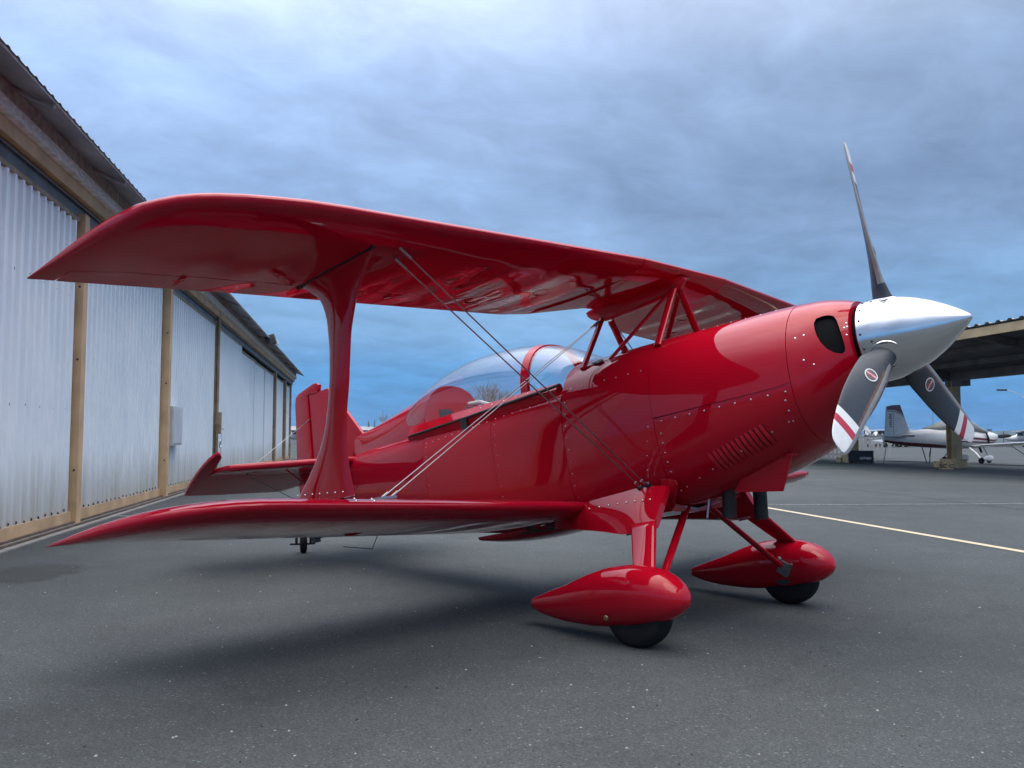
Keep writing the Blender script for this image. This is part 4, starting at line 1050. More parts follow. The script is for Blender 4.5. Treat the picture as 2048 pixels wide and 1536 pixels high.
# r/R, chord, pitch angle (deg), thickness ratio, sweep of mid-chord towards the leading edge
BT = [(0.12, 0.104, 52, 0.95, 0.0), (0.17, 0.110, 50, 0.85, -0.003), (0.22, 0.122, 44, 0.58, -0.014), (0.30, 0.147, 35.8, 0.30, -0.029), (0.40, 0.160, 29.2, 0.20, -0.032), (0.52, 0.167, 23.7, 0.155, -0.038), (0.64, 0.166, 19.4, 0.135, -0.043), (0.76, 0.158, 15.6, 0.115, -0.045), (0.86, 0.146, 13.0, 0.105, -0.045), (0.93, 0.130, 11.2, 0.10, -0.044), (0.965, 0.115, 10.5, 0.10, -0.043), (0.985, 0.096, 10.2, 0.10, -0.042), (0.996, 0.072, 10.0, 0.10, -0.040), (1.0, 0.045, 9.9, 0.1, -0.038)]
def blade(th):
    rd = AXU*math.cos(th)+Vector((0, -1, 0))*math.sin(th)
    tn = AXU*(-math.sin(th))+Vector((0, -1, 0))*math.cos(th)
    xs = [r[0] for r in BT]
    fr = sorted(set([0.12+0.88*i/44 for i in range(45)]+[0.785, 0.84, 0.888, 0.2, 0.98, 0.99, 0.995]))
    NP = 32; rows = []
    def pt(f, j, off=0.0):
        ch, be, tk, sw = [hermite(f, xs, [r[k] for r in BT]) for k in (1, 2, 3, 4)]
        be = R(be); cdir = tn*math.cos(be)+AXF*math.sin(be); nd = AXF*math.cos(be)-tn*math.sin(be)
        p = TAU*j/NP; c, s = math.cos(p), math.sin(p)
        k = min(1, max(0, (f-0.17)/0.15))
        xx = 0.5*c; tt = 0.5*tk*s*(1-0.25*k*(1-c)/2)
        return X(0, 0, 0)+rd*(f*RP)+cdir*(xx*ch+sw)+nd*(tt*ch+off*(1 if s > 0 else -1))
    for f in fr: rows.append([pt(f, j) for j in range(NP)])
    mb = MB(); n = NP
    P = [p for r in rows for p in r]; F = []; Mi = []
    for i in range(len(rows)-1):
        fm = (fr[i]+fr[i+1])/2
        for j in range(n):
            F.append((i*n+j, i*n+(j+1) % n, (i+1)*n+(j+1) % n, (i+1)*n+j))
            ang_ = TAU*(j+.5)/n; edge = math.cos(ang_)
            mi = 0
            if fm > 0.785: mi = 1
            if 0.84 < fm < 0.888: mi = 2
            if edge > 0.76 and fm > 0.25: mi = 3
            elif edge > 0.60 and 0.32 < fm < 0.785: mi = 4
            Mi.append(mi)
    mb.v = [tuple(p) for p in P]; mb.f = F; mb.m = Mi
    last = len(mb.v)-n; mb.f.append(tuple(range(last, last+n))); mb.m.append(1)
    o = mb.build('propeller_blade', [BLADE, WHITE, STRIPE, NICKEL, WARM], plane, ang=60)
    # round maker's badge on the front face, following the blade surface
    f0 = 0.42; ch, be, tk, sw = [hermite(f0, xs, [r[k] for r in BT]) for k in (1, 2, 3, 4)]
    be = R(be); cdir = tn*math.cos(be)+AXF*math.sin(be); nd = AXF*math.cos(be)-tn*math.sin(be)
    c = pt(f0, 8)
    e1 = (pt(f0+.03, 8)-pt(f0-.03, 8)).normalized(); e2 = (pt(f0, 7)-pt(f0, 9)).normalized(); nn = e2.cross(e1).normalized()
    if nn.dot(nd) < 0: nn = -nn
    c = c+nn*0.0030
    for rr, mt, dz, nm_ in ((0.036, WHITE, 0.0, 'badge_rim'), (0.030, mat('badge_dark', (0.10, 0.085, 0.09), .45), 0.0008, 'badge_face')):
        mb = MB(); mb.add([c+nn*dz+(e1*1.22*math.cos(TAU*k/28)+e2*0.92*math.sin(TAU*k/28))*rr for k in range(28)], [tuple(range(28))]); 
        q = mb.build(nm_, mt, o, smooth=False)
    mb = MB(); mb.add([c+nn*.0014+e1*a+e2*b_ for a, b_ in ((-.013, -.0245), (.013, -.0245), (.013, .0245), (-.013, .0245))], [(0, 1, 2, 3)]); mb.build('badge_band', STRIPE, o, smooth=False)
    ex = e2 if e2.dot(rg2) > 0 else -e2
    ey = nn.cross(ex)
    M = Matrix((ex, ey, nn)).transposed().to_4x4(); M.translation = c+nn*0.0020
    text_mesh('HARTZELL', 0.0135, 'badge_lettering', WHITE, o, M, 0.0004, 0.0002)
    # collar where the blade leaves the spinner
    mb = MB(); mb.disc_ring(X(0, 0, 0)+rd*0.184+AXF*0.008, (rd+AXF*0.12), 0.071, 0.0055, 36, 8); mb.build('blade_collar', CHROME, o)
    mb = MB(); mb.lathe(X(0, 0, 0)+rd*0.175+AXF*0.008, (rd+AXF*.12), [(0.012, 0.0), (0.012, 0.067)], 36); mb.build('collar_gap', DARK, o)
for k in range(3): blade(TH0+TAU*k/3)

# ================================================================== SHADE CANOPY (CARPORT) ON THE RIGHT
FH = Vector((math.cos(YAW), math.sin(YAW), 0)); RH = Vector((math.sin(YAW), -math.cos(YAW), 0))
def VP(lat, depth, z=0.0): return Vector((CAM_POS.x, CAM_POS.y, 0)) + FH*depth + RH*lat + UZ*z
def face_cam(p):          # rotation whose local -Y looks at the camera, X to the right
    d = (Vector((CAM_POS.x, CAM_POS.y, 0))-Vector((p[0], p[1], 0))).normalized()
    return Matrix((Vector((-d.y, d.x, 0)), -d, UZ)).transposed()
shade = tag(empty('aircraft_shelter', HW(19, 24.1, 0)), 'open aircraft shelter with dark underside, tan eave and steel posts, behind the propeller', 'shelter')
SINV = Matrix.Translation(-shade.location)
def sb(mb, name, m, parent=None, smooth=False):
    o = mb.build(name, m, smooth=smooth); o.data.transform(SINV); o.parent = parent or shade; return o
SH_T = mat('shelter_eave_paint', (0.46, 0.34, 0.19), 0.6, var=0.25, scale=2)
SH_D = mat('shelter_steel_dark', (0.10, 0.095, 0.095), 0.65, var=0.3, scale=2)
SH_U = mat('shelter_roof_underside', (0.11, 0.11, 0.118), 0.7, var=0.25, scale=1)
S0, S1 = 2.0, 44.0
prof = []; s = S0
while s < S1:
    for ds, dz in ((0, 0), (0.12, 0), (0.17, 0.05), (0.28, 0.05), (0.33, 0)): prof.append((s+ds, dz))
    s += 0.42
def sz(q): return 4.02-(q-20.0)*0.16 if q < 24.1 else 3.364+(q-24.1)*0.16
mb = MB(); mb.grid([[HW(a, q, sz(q)+dz+.06) for a, dz in prof] for q in (19.9, 24.1, 26.9)]); sb(mb, 'roof', ROOFM)
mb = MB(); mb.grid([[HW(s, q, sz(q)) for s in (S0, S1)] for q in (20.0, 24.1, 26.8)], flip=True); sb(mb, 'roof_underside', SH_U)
mb = MB(); mb.box(HW((S0+S1)/2, 19.97, 3.92), (S1-S0, 0.06, 0.24), HROT); sb(mb, 'eave_fascia', SH_T)
mb = MB(); mb.box(HW((S0+S1)/2, 26.85, 3.72), (S1-S0, 0.06, 0.24), HROT); sb(mb, 'eave_fascia', SH_T)
mb = MB(); mb.box(HW((S0+S1)/2, 24.1, 3.22), (S1-S0, 0.24, 0.30), HROT); sb(mb, 'main_beam', SH_D)
for q in (21.4, 22.8, 25.4):
    mb = MB(); mb.box(HW((S0+S1)/2, q, sz(q)-0.09), (S1-S0, 0.08, 0.16), HROT); sb(mb, 'purlin', SH_D)
YEL = mat('footing_yellow', (0.50, 0.36, 0.20), 0.75, var=0.3, scale=5)
for s in (6.1, 12.6, 19.05, 25.6, 32.1, 38.6):
    mb = MB()
    mb.box(HW(s+0.17, 24.1, 1.53), (0.035, 0.34, 3.06), HROT); mb.box(HW(s-0.17, 24.1, 1.53), (0.035, 0.34, 3.06), HROT); mb.box(HW(s, 24.1, 1.53), (0.32, 0.04, 3.06), HROT)
    po = sb(mb, 'post', SH_T)
    mb = MB(); mb.prism([HW(s, 23.95, 2.86), HW(s, 23.95, 3.07), HW(s-0.75, 23.95, 3.07), HW(s-0.75, 23.95, 2.86)], HN*0.3); sb(mb, 'bracket', SH_D, po)
    mb = MB()
    for k, ds in enumerate((-0.36, 0.36)):
        mb.box(HW(s+ds, 23.86, 0.11), (0.34, 0.42, 0.22), HROT)
    mb.box(HW(s, 24.05, 0.16), (0.62, 0.62, 0.3), HROT)
    ft = sb(mb, 'footing', YEL, po)
    # rafters
    mb = MB(); mb.prism([HW(s-.05, 20.1, sz(20.1)-.02), HW(s-.05, 24.1, sz(24.1)-.02), HW(s-.05, 24.1, 3.05), HW(s-.05, 20.1, sz(20.1)-.22)], HE*0.1)
    mb.prism([HW(s-.05, 26.7, sz(26.7)-.02), HW(s-.05, 24.1, sz(24.1)-.02), HW(s-.05, 24.1, 3.05), HW(s-.05, 26.7, sz(26.7)-.22)], HE*0.1); sb(mb, 'rafter', SH_D, po)
# stencilled block at the foot of the nearest post
pb_ = VP(0, 0)
def ground_px(px, py):
    d = fwd*1762.54 + rg2*(px-1024) - up2*(py-768); t = -CAM_POS.z/d.z; return CAM_POS+d*t
bl = ground_px(1893, 938.5)
rot = face_cam(bl)
blk = tag(empty('concrete_block', bl), 'small tan block with black stencilled letters beside the shelter post', 'block')
mb = MB(); mb.box((0, 0, 0.10), (0.44, 0.22, 0.20), rot); mb.build('block_body', YEL, blk, smooth=False)
M = (rot @ Matrix.Rotation(R(90), 3, 'X')).to_4x4(); M.translation = rot @ Vector((0, -0.112, 0.10))
text_mesh('BC C', 0.19, 'stencil_lettering', BLACK, blk, M, 0.004, 0.0006)
# dark box with white digits
bp_ = ground_px(1722, 926.5)
rot = face_cam(bp_)
cb = tag(empty('equipment_box', bp_), 'dark box with white stencilled digits standing under the shelter', 'box')
NAVY = mat('dark_navy_box', (0.012, 0.016, 0.028), 0.5)
mb = MB(); mb.box(rot @ Vector((0, 0.25, 0.26)), (0.98, 0.5, 0.46), rot); mb.build('box_body', NAVY, cb, smooth=False)
mb = MB(); mb.box(rot @ Vector((0, 0.25, 0.505)), (1.0, 0.52, 0.03), rot); mb.build('lid', NAVY, cb, smooth=False)
mb = MB()
for sx in (-.4, .4): mb.box(rot @ Vector((sx, 0.25, 0.015)), (0.1, 0.4, 0.03), rot)
mb.build('skids', DARK, cb, smooth=False)
M = (rot @ Matrix.Rotation(R(90), 3, 'X')).to_4x4(); M.translation = rot @ Vector((0.18, -0.012, 0.2))
text_mesh('007489', 0.15, 'stencil_lettering', WHITE, cb, M, 0.003, 0.0006)

# ================================================================== WHITE LOW-WING AIRPLANE
WPNT = mat('white_aircraft_paint', (0.66, 0.66, 0.66), 0.28, coat=0.6, var=0.04)
MAROON = mat('maroon_trim_paint', (0.13, 0.010, 0.022), 0.3, coat=0.6)
COVER = mat('grey_canopy_cover', (0.23, 0.25, 0.25), 0.85, var=0.15, scale=8, bump=0.2, bscale=12)
th_ = R(18)
wa = VP(18.0, 36.9)
rotw = Matrix((RH*math.cos(th_)+FH*math.sin(th_), -(RH*math.sin(th_))+FH*math.cos(th_), UZ)).transposed()   # x nose, y away (port), z up
wp = tag(empty('light_airplane', wa), 'white low-wing light airplane with maroon belly and fin tip, tied down behind the shelter post', 'airplane')
wp.rotation_euler = rotw.to_euler()
def loft(tab, n=24, m=24, sup=2.4):
    mb = MB(); rows = []; xs = [r[0] for r in tab]
    for i in range(n+1):
        x = xs[0]+(xs[-1]-xs[0])*i/n
        hw, zt_, zb = [hermite(x, xs, [r[k] for r in tab]) for k in (1, 2, 3)]
        rows.append([Vector((x, hw*math.copysign(abs(math.cos(TAU*j/m))**(2/sup), math.cos(TAU*j/m)), (zt_+zb)/2+(zt_-zb)/2*math.copysign(abs(math.sin(TAU*j/m))**(2/sup), math.sin(TAU*j/m)))) for j in range(m)])
    mb.grid(rows, close_v=True, cap0=True, cap1=True); return mb
WT = [(-3.02, 0.05, 1.12, 0.90), (-2.4, 0.12, 1.20, 0.80), (-1.7, 0.25, 1.33, 0.72), (-0.8, 0.42, 1.45, 0.66), (0.2, 0.54, 1.48, 0.62), (1.2, 0.55, 1.42, 0.60), (2.0, 0.48, 1.37, 0.66), (2.5, 0.38, 1.31, 0.82), (2.72, 0.25, 1.25, 0.98)]
mb = loft(WT, 36, 28); fo = mb.build('fuselage', WPNT, wp)
# maroon belly: lower skin as a separate shell, slightly proud
def belly(x0, x1, frac, off, name, m, lo=0.0):
    mb = MB(); rows = []; xs = [r[0] for r in WT]
    for i in range(25):
        x = x0+(x1-x0)*i/24; hw, zt_, zb = [hermite(x, xs, [r[k] for r in WT]) for k in (1, 2, 3)]
        f = frac(i/24) if callable(frac) else frac; l = lo(i/24) if callable(lo) else lo
        ring = []
        for sgn in (1,):
            A = [math.pi+ math.pi*(l+(f-l)*j/8) for j in range(9)]
            for p in A:
                c, s_ = math.cos(p), math.sin(p)
                ring.append(Vector((x, (hw+off)*math.copysign(abs(c)**(2/2.4), c), (zt_+zb)/2+((zt_-zb)/2+off)*math.copysign(abs(s_)**(2/2.4), s_))))
        rows.append(ring)
    mb.grid(rows); o = mb.build(name, m, wp)
    mb2 = MB(); mb2.grid([[Vector((p.x, -p.y, p.z)) for p in r] for r in rows]); mb2.build(name, m, wp)
    return o
belly(-3.0, 0.4, lambda t: 0.5, 0.006, 'belly_trim', MAROON, lambda t: 0.10+0.16*t)
belly(0.3, 2.5, lambda t: -0.02-0.05*math.sin(t*2.2)+0.12*t*t+0.045, 0.006, 'side_stripe', MAROON, lambda t: -0.02-0.05*math.sin(t*2.2)+0.12*t*t)
belly(0.3, 2.45, lambda t: 0.07-0.05*math.sin(t*2.2)+0.11*t*t+0.04, 0.006, 'side_stripe', MAROON, lambda t: 0.07-0.05*math.sin(t*2.2)+0.11*t*t)
CT2 = [(-0.95, 0.16, 1.47, 1.30), (-0.4, 0.36, 1.60, 1.30), (0.2, 0.46, 1.80, 1.30), (0.8, 0.50, 1.91, 1.28), (1.25, 0.50, 1.80, 1.26), (1.6, 0.48, 1.58, 1.22), (1.95, 0.46, 1.44, 1.20), (2.02, 0.40, 1.40, 1.2)]
loft(CT2, 22, 24).build('canopy_cover', COVER, wp)
mb = MB(); mb.path([(1.75, -0.54, 1.30), (1.9, -.53, 1.05), (1.93, -.5, 0.85)], 0.035, 6); mb.build('cover_strap', BLACK, wp)
def slab(name, pts, th, m, par, axis='y'):
    mb = MB(); off = Vector((0, th, 0)) if axis == 'y' else Vector((0, 0, th))
    mb.prism([Vector(p)-off/2 for p in pts], off); return mb.build(name, m, par, smooth=False)
finw = slab('fin', [(-2.95, 0, 1.0), (-2.83, 0, 2.32), (-2.55, 0, 2.38), (-2.18, 0, 2.40), (-1.72, 0, 1.34), (-1.65, 0, 1.30), (-2.2, 0, 1.0)], 0.07, WPNT, wp)
slab('fin_tip_trim', [(-2.832, 0, 2.20), (-2.83, 0, 2.33), (-2.55, 0, 2.39), (-2.172, 0, 2.41), (-1.97, 0, 1.93), (-2.15, 0, 2.08), (-2.45, 0, 2.19)], 0.078, MAROON, finw)
slab('fin_stripe', [(-2.84, 0, 2.14), (-2.838, 0, 2.17), (-2.45, 0, 2.155), (-2.15, 0, 2.045), (-1.96, 0, 1.90), (-1.95, 0, 1.87), (-2.15, 0, 2.015), (-2.45, 0, 2.125)], 0.076, MAROON, finw)
slab('rudder_gap', [(-2.515, 0, 1.0), (-2.50, 0, 1.0), (-2.525, 0, 2.15), (-2.54, 0, 2.15)], 0.074, BLACK, finw)
M = (Matrix.Rotation(R(-90), 3, 'Y') @ Matrix.Identity(3)).to_4x4()
M = Matrix(((0, -1, 0, -2.66), (0, 0, -1, -0.038), (1, 0, 0, 1.72), (0, 0, 0, 1)))
M = Matrix(((0, 1, 0, -2.68), (0, 0, -1, -0.038), (-1, 0, 0, 1.75), (0, 0, 0, 1)))
text_mesh('N57457', 0.17, 'registration_lettering', BLACK, finw, M, 0.004, 0.001)
for sg in (-1, 1):
    slab('tailplane', [(-2.95, sg*0.05, 1.13), (-2.95, sg*1.2, 1.13), (-2.55, sg*1.22, 1.13), (-1.95, sg*0.1, 1.13)], 0.05, WPNT, wp, 'z')
    slab('tailplane_trim', [(-2.55, sg*1.223, 1.128), (-2.95, sg*1.203, 1.128), (-2.95, sg*1.0, 1.128), (-2.40, sg*0.98, 1.128)], 0.058, MAROON, wp, 'z')
    mb = MB(); rows = []
    for k in range(9):
        y = 0.35+3.1*k/8; zc = 0.72+0.058*y; ring = []
        for j in range(18):
            p = TAU*j/18; xx = 0.5+0.5*math.cos(p); ring.append(Vector((0.10+1.35*xx, sg*y, zc+0.085*math.sin(p)*(0.35+0.9*xx))))
        rows.append(ring)
    mb.grid(rows, close_v=True, cap0=True, cap1=True); mb.build('wing', WPNT, wp, ang=60)
    mb = MB(); mb.path([(0.95, sg*0.45, 0.66), (0.98, sg*0.75, 0.45), (0.99, sg*0.98, 0.22)], [0.06, 0.045, 0.04], 10, .4, (1, 0, 0)); mb.build('gear_leg', WPNT, wp)
    loft([(0.55, 0.01, 0.20, 0.17), (0.75, 0.06, 0.29, 0.11), (1.0, 0.10, 0.37, 0.07), (1.2, 0.09, 0.36, 0.08), (1.33, 0.05, 0.30, 0.13), (1.36, 0.01, 0.22, 0.2)], 14, 18).build('wheel_fairing', WPNT, wp)
    wp.children[-1].data.transform(Matrix.Translation((0, sg*0.98, 0)))
    mb = tyre_mesh((1.02, sg*0.98, 0.13), (0, 1, 0), 0.13, 0.1, 24); mb.build('tyre', RUBBER, wp)
mb = MB(); mb.path([(2.15, 0, 0.68), (2.35, 0, 0.42), (2.45, 0, 0.26)], 0.035, 10); mb.build('nose_leg', WPNT, wp)
loft([(2.1, 0.01, 0.20, 0.17), (2.25, 0.05, 0.27, 0.1), (2.45, 0.085, 0.33, 0.07), (2.6, 0.075, 0.31, 0.09), (2.7, 0.01, 0.22, 0.19)], 12, 16).build('wheel_fairing', WPNT, wp)
tyre_mesh((2.45, 0, 0.12), (0, 1, 0), 0.12, 0.08, 24).build('tyre', RUBBER, wp)
mb = MB(); mb.lathe((2.70, 0, 1.12), (1, 0, 0), [(0, .14), (.1, .13), (.2, .1), (.3, .04), (.33, .002)], 20); mb.build('spinner', WPNT, wp)
mb = MB(); mb.path([(2.78, 0.0, 1.12), (2.80, -0.35, 1.14), (2.79, -.62, 1.15), (2.77, -0.86, 1.15)], [0.05, 0.085, 0.08, 0.04], 10, .3, (0, 0, 1)); mb.path([(2.78, 0.0, 1.12), (2.80, 0.35, 1.10), (2.77, 0.86, 1.09)], [0.05, 0.085, 0.04], 10, .3, (0, 0, 1)); mb.build('propeller', BLACK, wp)
mb = MB(); mb.tube((0.35, -0.2, 0.62), (0.34, -0.2, 0.34), 0.02, n=6); mb.tube((1.75, -.2, .64), (1.85, -.2, .46), .05, n=8); mb.build('exhaust_stack', DKM, wp)
mb = MB(); mb.tube((-0.85, -.25, .70), (-0.95, -0.25, 0.0), .02, n=6); mb.tube((-0.85, .25, .70), (-0.75, .1, 0.0), .02, n=6); mb.tube((-0.95, -0.25, 0.3), (-0.70, -.1, .70), .02, n=6); mb.build('tail_stand', DKM, wp)
ROPE = mat('tie_down_rope', (0.10, 0.10, 0.10), 0.8)
def to_world(p): return wa + rotw @ Vector(p)
for nm_, a, b_, lab in (('tie_down_rope', (-2.85, 0, 0.88), (-3.9, -1.0, 0.01), 'dark tie-down rope from the tail of the white airplane to the ground'), ('tie_down_rope', (0.75, -2.6, 0.80), (1.6, -3.3, 0.01), 'dark tie-down rope from the near wing of the white airplane')):
    A = to_world(a); Bp = to_world(b_); mid = (A+Bp)/2-UZ*0.02
    mb = MB(); mb.path([A, mid, Bp], 0.014, 6); tag(mb.build(nm_, ROPE), lab, 'rope')

# ================================================================== FAR BACKGROUND
def high_wing(name):
    r = empty(name)
    loft([(-4.0, 0.04, 1.55, 1.35), (-2.2, 0.25, 1.62, 1.10), (-0.6, 0.5, 2.02, 0.78), (0.6, 0.55, 2.05, 0.70), (1.3, 0.5, 1.50, 0.72), (2.2, 0.42, 1.42, 0.85), (2.5, 0.2, 1.3, 1.0)], 20, 18).build('fuselage', WPNT, r)
    mb = MB(); rows = []
    for k in range(9):
        y = -5.0+10*k/8; rows.append([Vector((-0.7+1.5*(0.5+0.5*math.cos(TAU*j/14)), y, 2.08+0.03*abs(y)/5+0.10*math.sin(TAU*j/14)*(0.4+.5*math.cos(TAU*j/14)))) for j in range(14)])
    mb.grid(rows, close_v=True, cap0=True, cap1=True); mb.build('wing', WPNT, r)
    slab('fin', [(-4.1, 0, 1.4), (-4.25, 0, 2.75), (-3.75, 0, 2.75), (-2.9, 0, 1.6)], 0.08, WPNT, r)
    slab('tailplane', [(-4.2, -1.6, 1.5), (-4.2, 1.6, 1.5), (-3.5, 1.6, 1.5), (-3.2, 0, 1.5), (-3.5, -1.6, 1.5)], 0.08, WPNT, r, 'z')
    for y in (-1.2, 1.2):
        mb = MB(); mb.tube((0, y*.4, 0.75), (0, y, 0.25), 0.05, n=8); mb.build('gear_leg', WPNT, r)
        tyre_mesh((0, y, 0.25), (0, 1, 0), 0.25, 0.17, 20).build('tyre', RUBBER, r)
        mb = MB(); mb.tube((0.2, y*.45, 0.9), (0.1, y*2.0, 2.02), 0.035, n=8); mb.build('wing_strut', WPNT, r)
    mb = MB(); mb.tube((1.9, 0, .85), (1.95, 0, .25), .05, n=8); mb.build('nose_leg', WPNT, r)
    tyre_mesh((1.95, 0, 0.22), (0, 1, 0), 0.22, 0.15, 20).build('tyre', RUBBER, r)
    for x0 in (-0.2, 0.75):
        for y in (-.53, .53):
            slab('window', [(x0-.4, y, 1.5), (x0+.35, y, 1.5), (x0+.25, y, 1.92), (x0-.3, y, 1.92)], 0.06, mat('far_window', (.03, .04, .05), .1), r)
    mb = MB(); mb.box((2.55, 0, 1.2), (0.05, 0.12, 1.8)); mb.build('propeller', BLACK, r)
    return r
hw0 = high_wing('parked_airplane')
far_planes = [(45.2, 108, 200, 'white high-wing airplane parked far off, left of the white fin'),
              (50.5, 118, 20, 'distant white high-wing airplane parked under the tail of the white airplane'),
              (67.5, 116, 160, 'distant white high-wing airplane beyond the nose of the white airplane'),
              (-32.3, 130, 60, 'far white high-wing airplane just past the end of the hangar')]
for i, (lat, dp, rz_, lab) in enumerate(far_planes):
    o = hw0 if i == 0 else copy_tree(hw0)
    o.location = VP(lat, dp); o.rotation_euler = (0, 0, YAW-math.pi/2+R(rz_))
    tag(o, lab, 'airplane', 'airplanes parked far across the apron')
# far parked cars
def car(name, paint):
    r = empty(name)
    mb = MB(); rows = []
    pr = [(-2.2, .45), (-2.2, .95), (-2.05, 1.05), (-1.5, 1.5), (0.2, 1.5), (1.0, 1.0), (2.1, .88), (2.25, .7), (2.2, .4)]
    mb.prism([Vector((x, -.88, z)) for x, z in pr], (0, 1.76, 0)); mb.build('body', paint, r, smooth=False)
    for y in (-.885, .885):
        mb = MB(); mb.prism([(-1.75, y, 1.05), (-1.4, y, 1.42), (0.15, y, 1.42), (0.75, y, 1.05)], (0, 0.01, 0)); mb.build('side_window', mat('far_window', (.03, .04, .05), .1), r, smooth=False)
        for x in (-1.4, 1.4): tyre_mesh((x, y*.93, .33), (0, 1, 0), .33, .2, 18).build('tyre', RUBBER, r)
    return r
car0 = car('parked_car', WPNT)
for i, (lat, dp, rz_, lab) in enumerate([(48.2, 112, 5, 'white parked car far off below the white fin'), (53.2, 121, 175, 'distant white parked car seen under the middle of the white fuselage'), (61.0, 120, 10, 'distant white parked car beyond the nose gear of the white airplane'), (64.5, 105, 0, 'white parked car near the right edge beyond the wing')]):
    o = car0 if i == 0 else copy_tree(car0)
    o.location = VP(lat, dp); o.rotation_euler = (0, 0, YAW-math.pi/2+R(rz_)); tag(o, lab, 'car', 'cars parked far across the apron')
# slatted fence left of the box
fo = VP(16.9, 46.5)
fence = tag(empty('slat_fence', fo), 'pale slatted fence low behind the cowling and propeller tip', 'fence')
rotf = face_cam(fo); FENM = mat('fence_paint', (.42, .42, .42), .6)
for k in range(26):
    mb = MB(); mb.box(rotf @ Vector((-2.6+.2*k, 0, .66)), (.12, .03, 1.25), rotf); mb.build('slat', FENM, fence, smooth=False)
for z in (.2, 1.1):
    mb = MB(); mb.box(rotf @ Vector((-.1, .04, z)), (5.3, .05, .09), rotf); mb.build('rail', FENM, fence, smooth=False)
mb = MB(); mb.box(rotf @ Vector((2.75, 0, .7)), (.16, .16, 1.4), rotf); mb.box(rotf @ Vector((-2.85, 0, .7)), (.16, .16, 1.4), rotf); mb.build('fence_posts', FENM, fence, smooth=False)
# masts and lamp
GALV = mat('galvanised_pole', (.22, .23, .24), .5, metal=.5)
def mast(lat, dp, h, r, lab, top=None):
    e_ = tag(empty('antenna_mast', VP(lat, dp)), lab, 'mast')
    mb = MB(); mb.tube((0, 0, 0), (0, 0, h), r, r*.5, 8); mb.build('pole', GALV, e_)
    mb = MB(); mb.box((0, 0, h*(top or .8)), (r*9, r*9, r*5)); mb.build('mast_head', GALV, e_)
mast(57.3, 120, 4.9, .06, 'thin antenna mast rising above the white fuselage', .42)
mast(-20.5, 140, 5.4, .07, 'thin antenna mast above the red turtledeck', .1)
mast(78.5, 145, 2.6, .07, 'short pole against the hills right of the white nose', .97)
lp = tag(empty('street_lamp', VP(35.4, 60)), 'tall street lamp whose curved arm reaches in from the right edge', 'street lamp')
mb = MB(); mb.path([(0, 0, 0), (0, 0, 3.4)], [.09, .06], 10); mb.build('pole', GALV, lp)
mb = MB(); a0 = RH*-1; mb.path([Vector((0, 0, 3.3)), a0*.5+UZ*3.85, a0*1.1+UZ*4.2, a0*1.75+UZ*4.38], [.035, .03, .025, .02], 8); mb.build('arm', mat('white_arm', (.6, .62, .64), .5), lp)
mb = MB(); mb.box(a0*2.0+UZ*4.36, (.6, .25, .1), Matrix((a0, a0.cross(UZ), UZ)).transposed()); mb.build('lamp_head', DKM, lp)
# low building and conifers behind the tail
lb = VP(-28.5, 150)
bld = tag(empty('far_building', lb), 'low grey flat-roofed building far behind the tail', 'building')
rotb = face_cam(lb)
mb = MB(); mb.box(rotb @ Vector((0, 5, 1.15)), (34, 10, 2.3), rotb); mb.build('wall', mat('far_wall', (.34, .37, .40), .7), bld, smooth=False)
mb = MB(); mb.prism([rotb @ Vector(p) for p in ((-17.4, -.5, 2.3), (-17.4, 10.5, 2.3), (-17.4, 5, 3.0))], rotb @ Vector((34.8, 0, 0))); mb.build('roof', mat('far_roof', (.24, .25, .26), .7, var=.2, scale=.5), bld, smooth=False)
for k in range(9):
    mb = MB(); mb.box(rotb @ Vector((-15+3.7*k, -.03, 1.2)), (1.6, .05, 1.1), rotb); mb.build('window', mat('far_window', (.03, .04, .05), .1), bld, smooth=False)
LEAF = mat('conifer_foliage', (0.030, 0.045, 0.032), 0.8, var=.4, scale=1.5)
BARK = mat('bark', (0.09, 0.07, 0.055), 0.9, var=.3, scale=5)
BARE = mat('bare_twigs', (0.24, 0.20, 0.17), 0.9, var=.3, scale=5)
def conifer(p, h, lab):
    e_ = tag(empty('conifer_tree', p), lab, 'tree', 'far conifers')
    mb = MB(); mb.tube((0, 0, 0), (0, 0, h*.95), h*.025, h*.005, 8); mb.build('trunk', BARK, e_)
    mb = MB(); rg_ = random.Random(int(p.x*10))
    for k in range(420):
        t = rg_.random()**.8; z = h*(.12+.88*t); rr = h*.24*(1-t)**.9*rg_.uniform(.35, 1.05); a = rg_.uniform(0, TAU)
        c = Vector((rr*math.cos(a), rr*math.sin(a), z)); s_ = h*.05*(1.1-t)
        d = Vector((math.cos(a), math.sin(a), -.35)); sd_ = Vector((-math.sin(a), math.cos(a), 0))
        mb.add([c-sd_*s_*.5, c+d*s_*1.6, c+sd_*s_*.5, c-d*s_*.3+UZ*s_*.3], [(0, 1, 2), (0, 2, 3)])
    mb.build('crown', LEAF, e_, smooth=False, fix=False)
for lat, dp, h, lab in ((-25.2, 155, 4.2, 'small dark conifer above the grey roof, left of the pair'), (-24.1, 155, 4.4, 'small dark conifer above the grey roof, right of the pair'), (-27.5, 158, 3.6, 'low dark conifer above the grey roof beside the fin'), (-22.3, 156, 3.7, 'low dark conifer above the grey roof beside the mast'), (-21.2, 158, 3.9, 'low dark conifer above the grey roof next to the red turtledeck')):
    conifer(VP(lat, dp), h, lab)
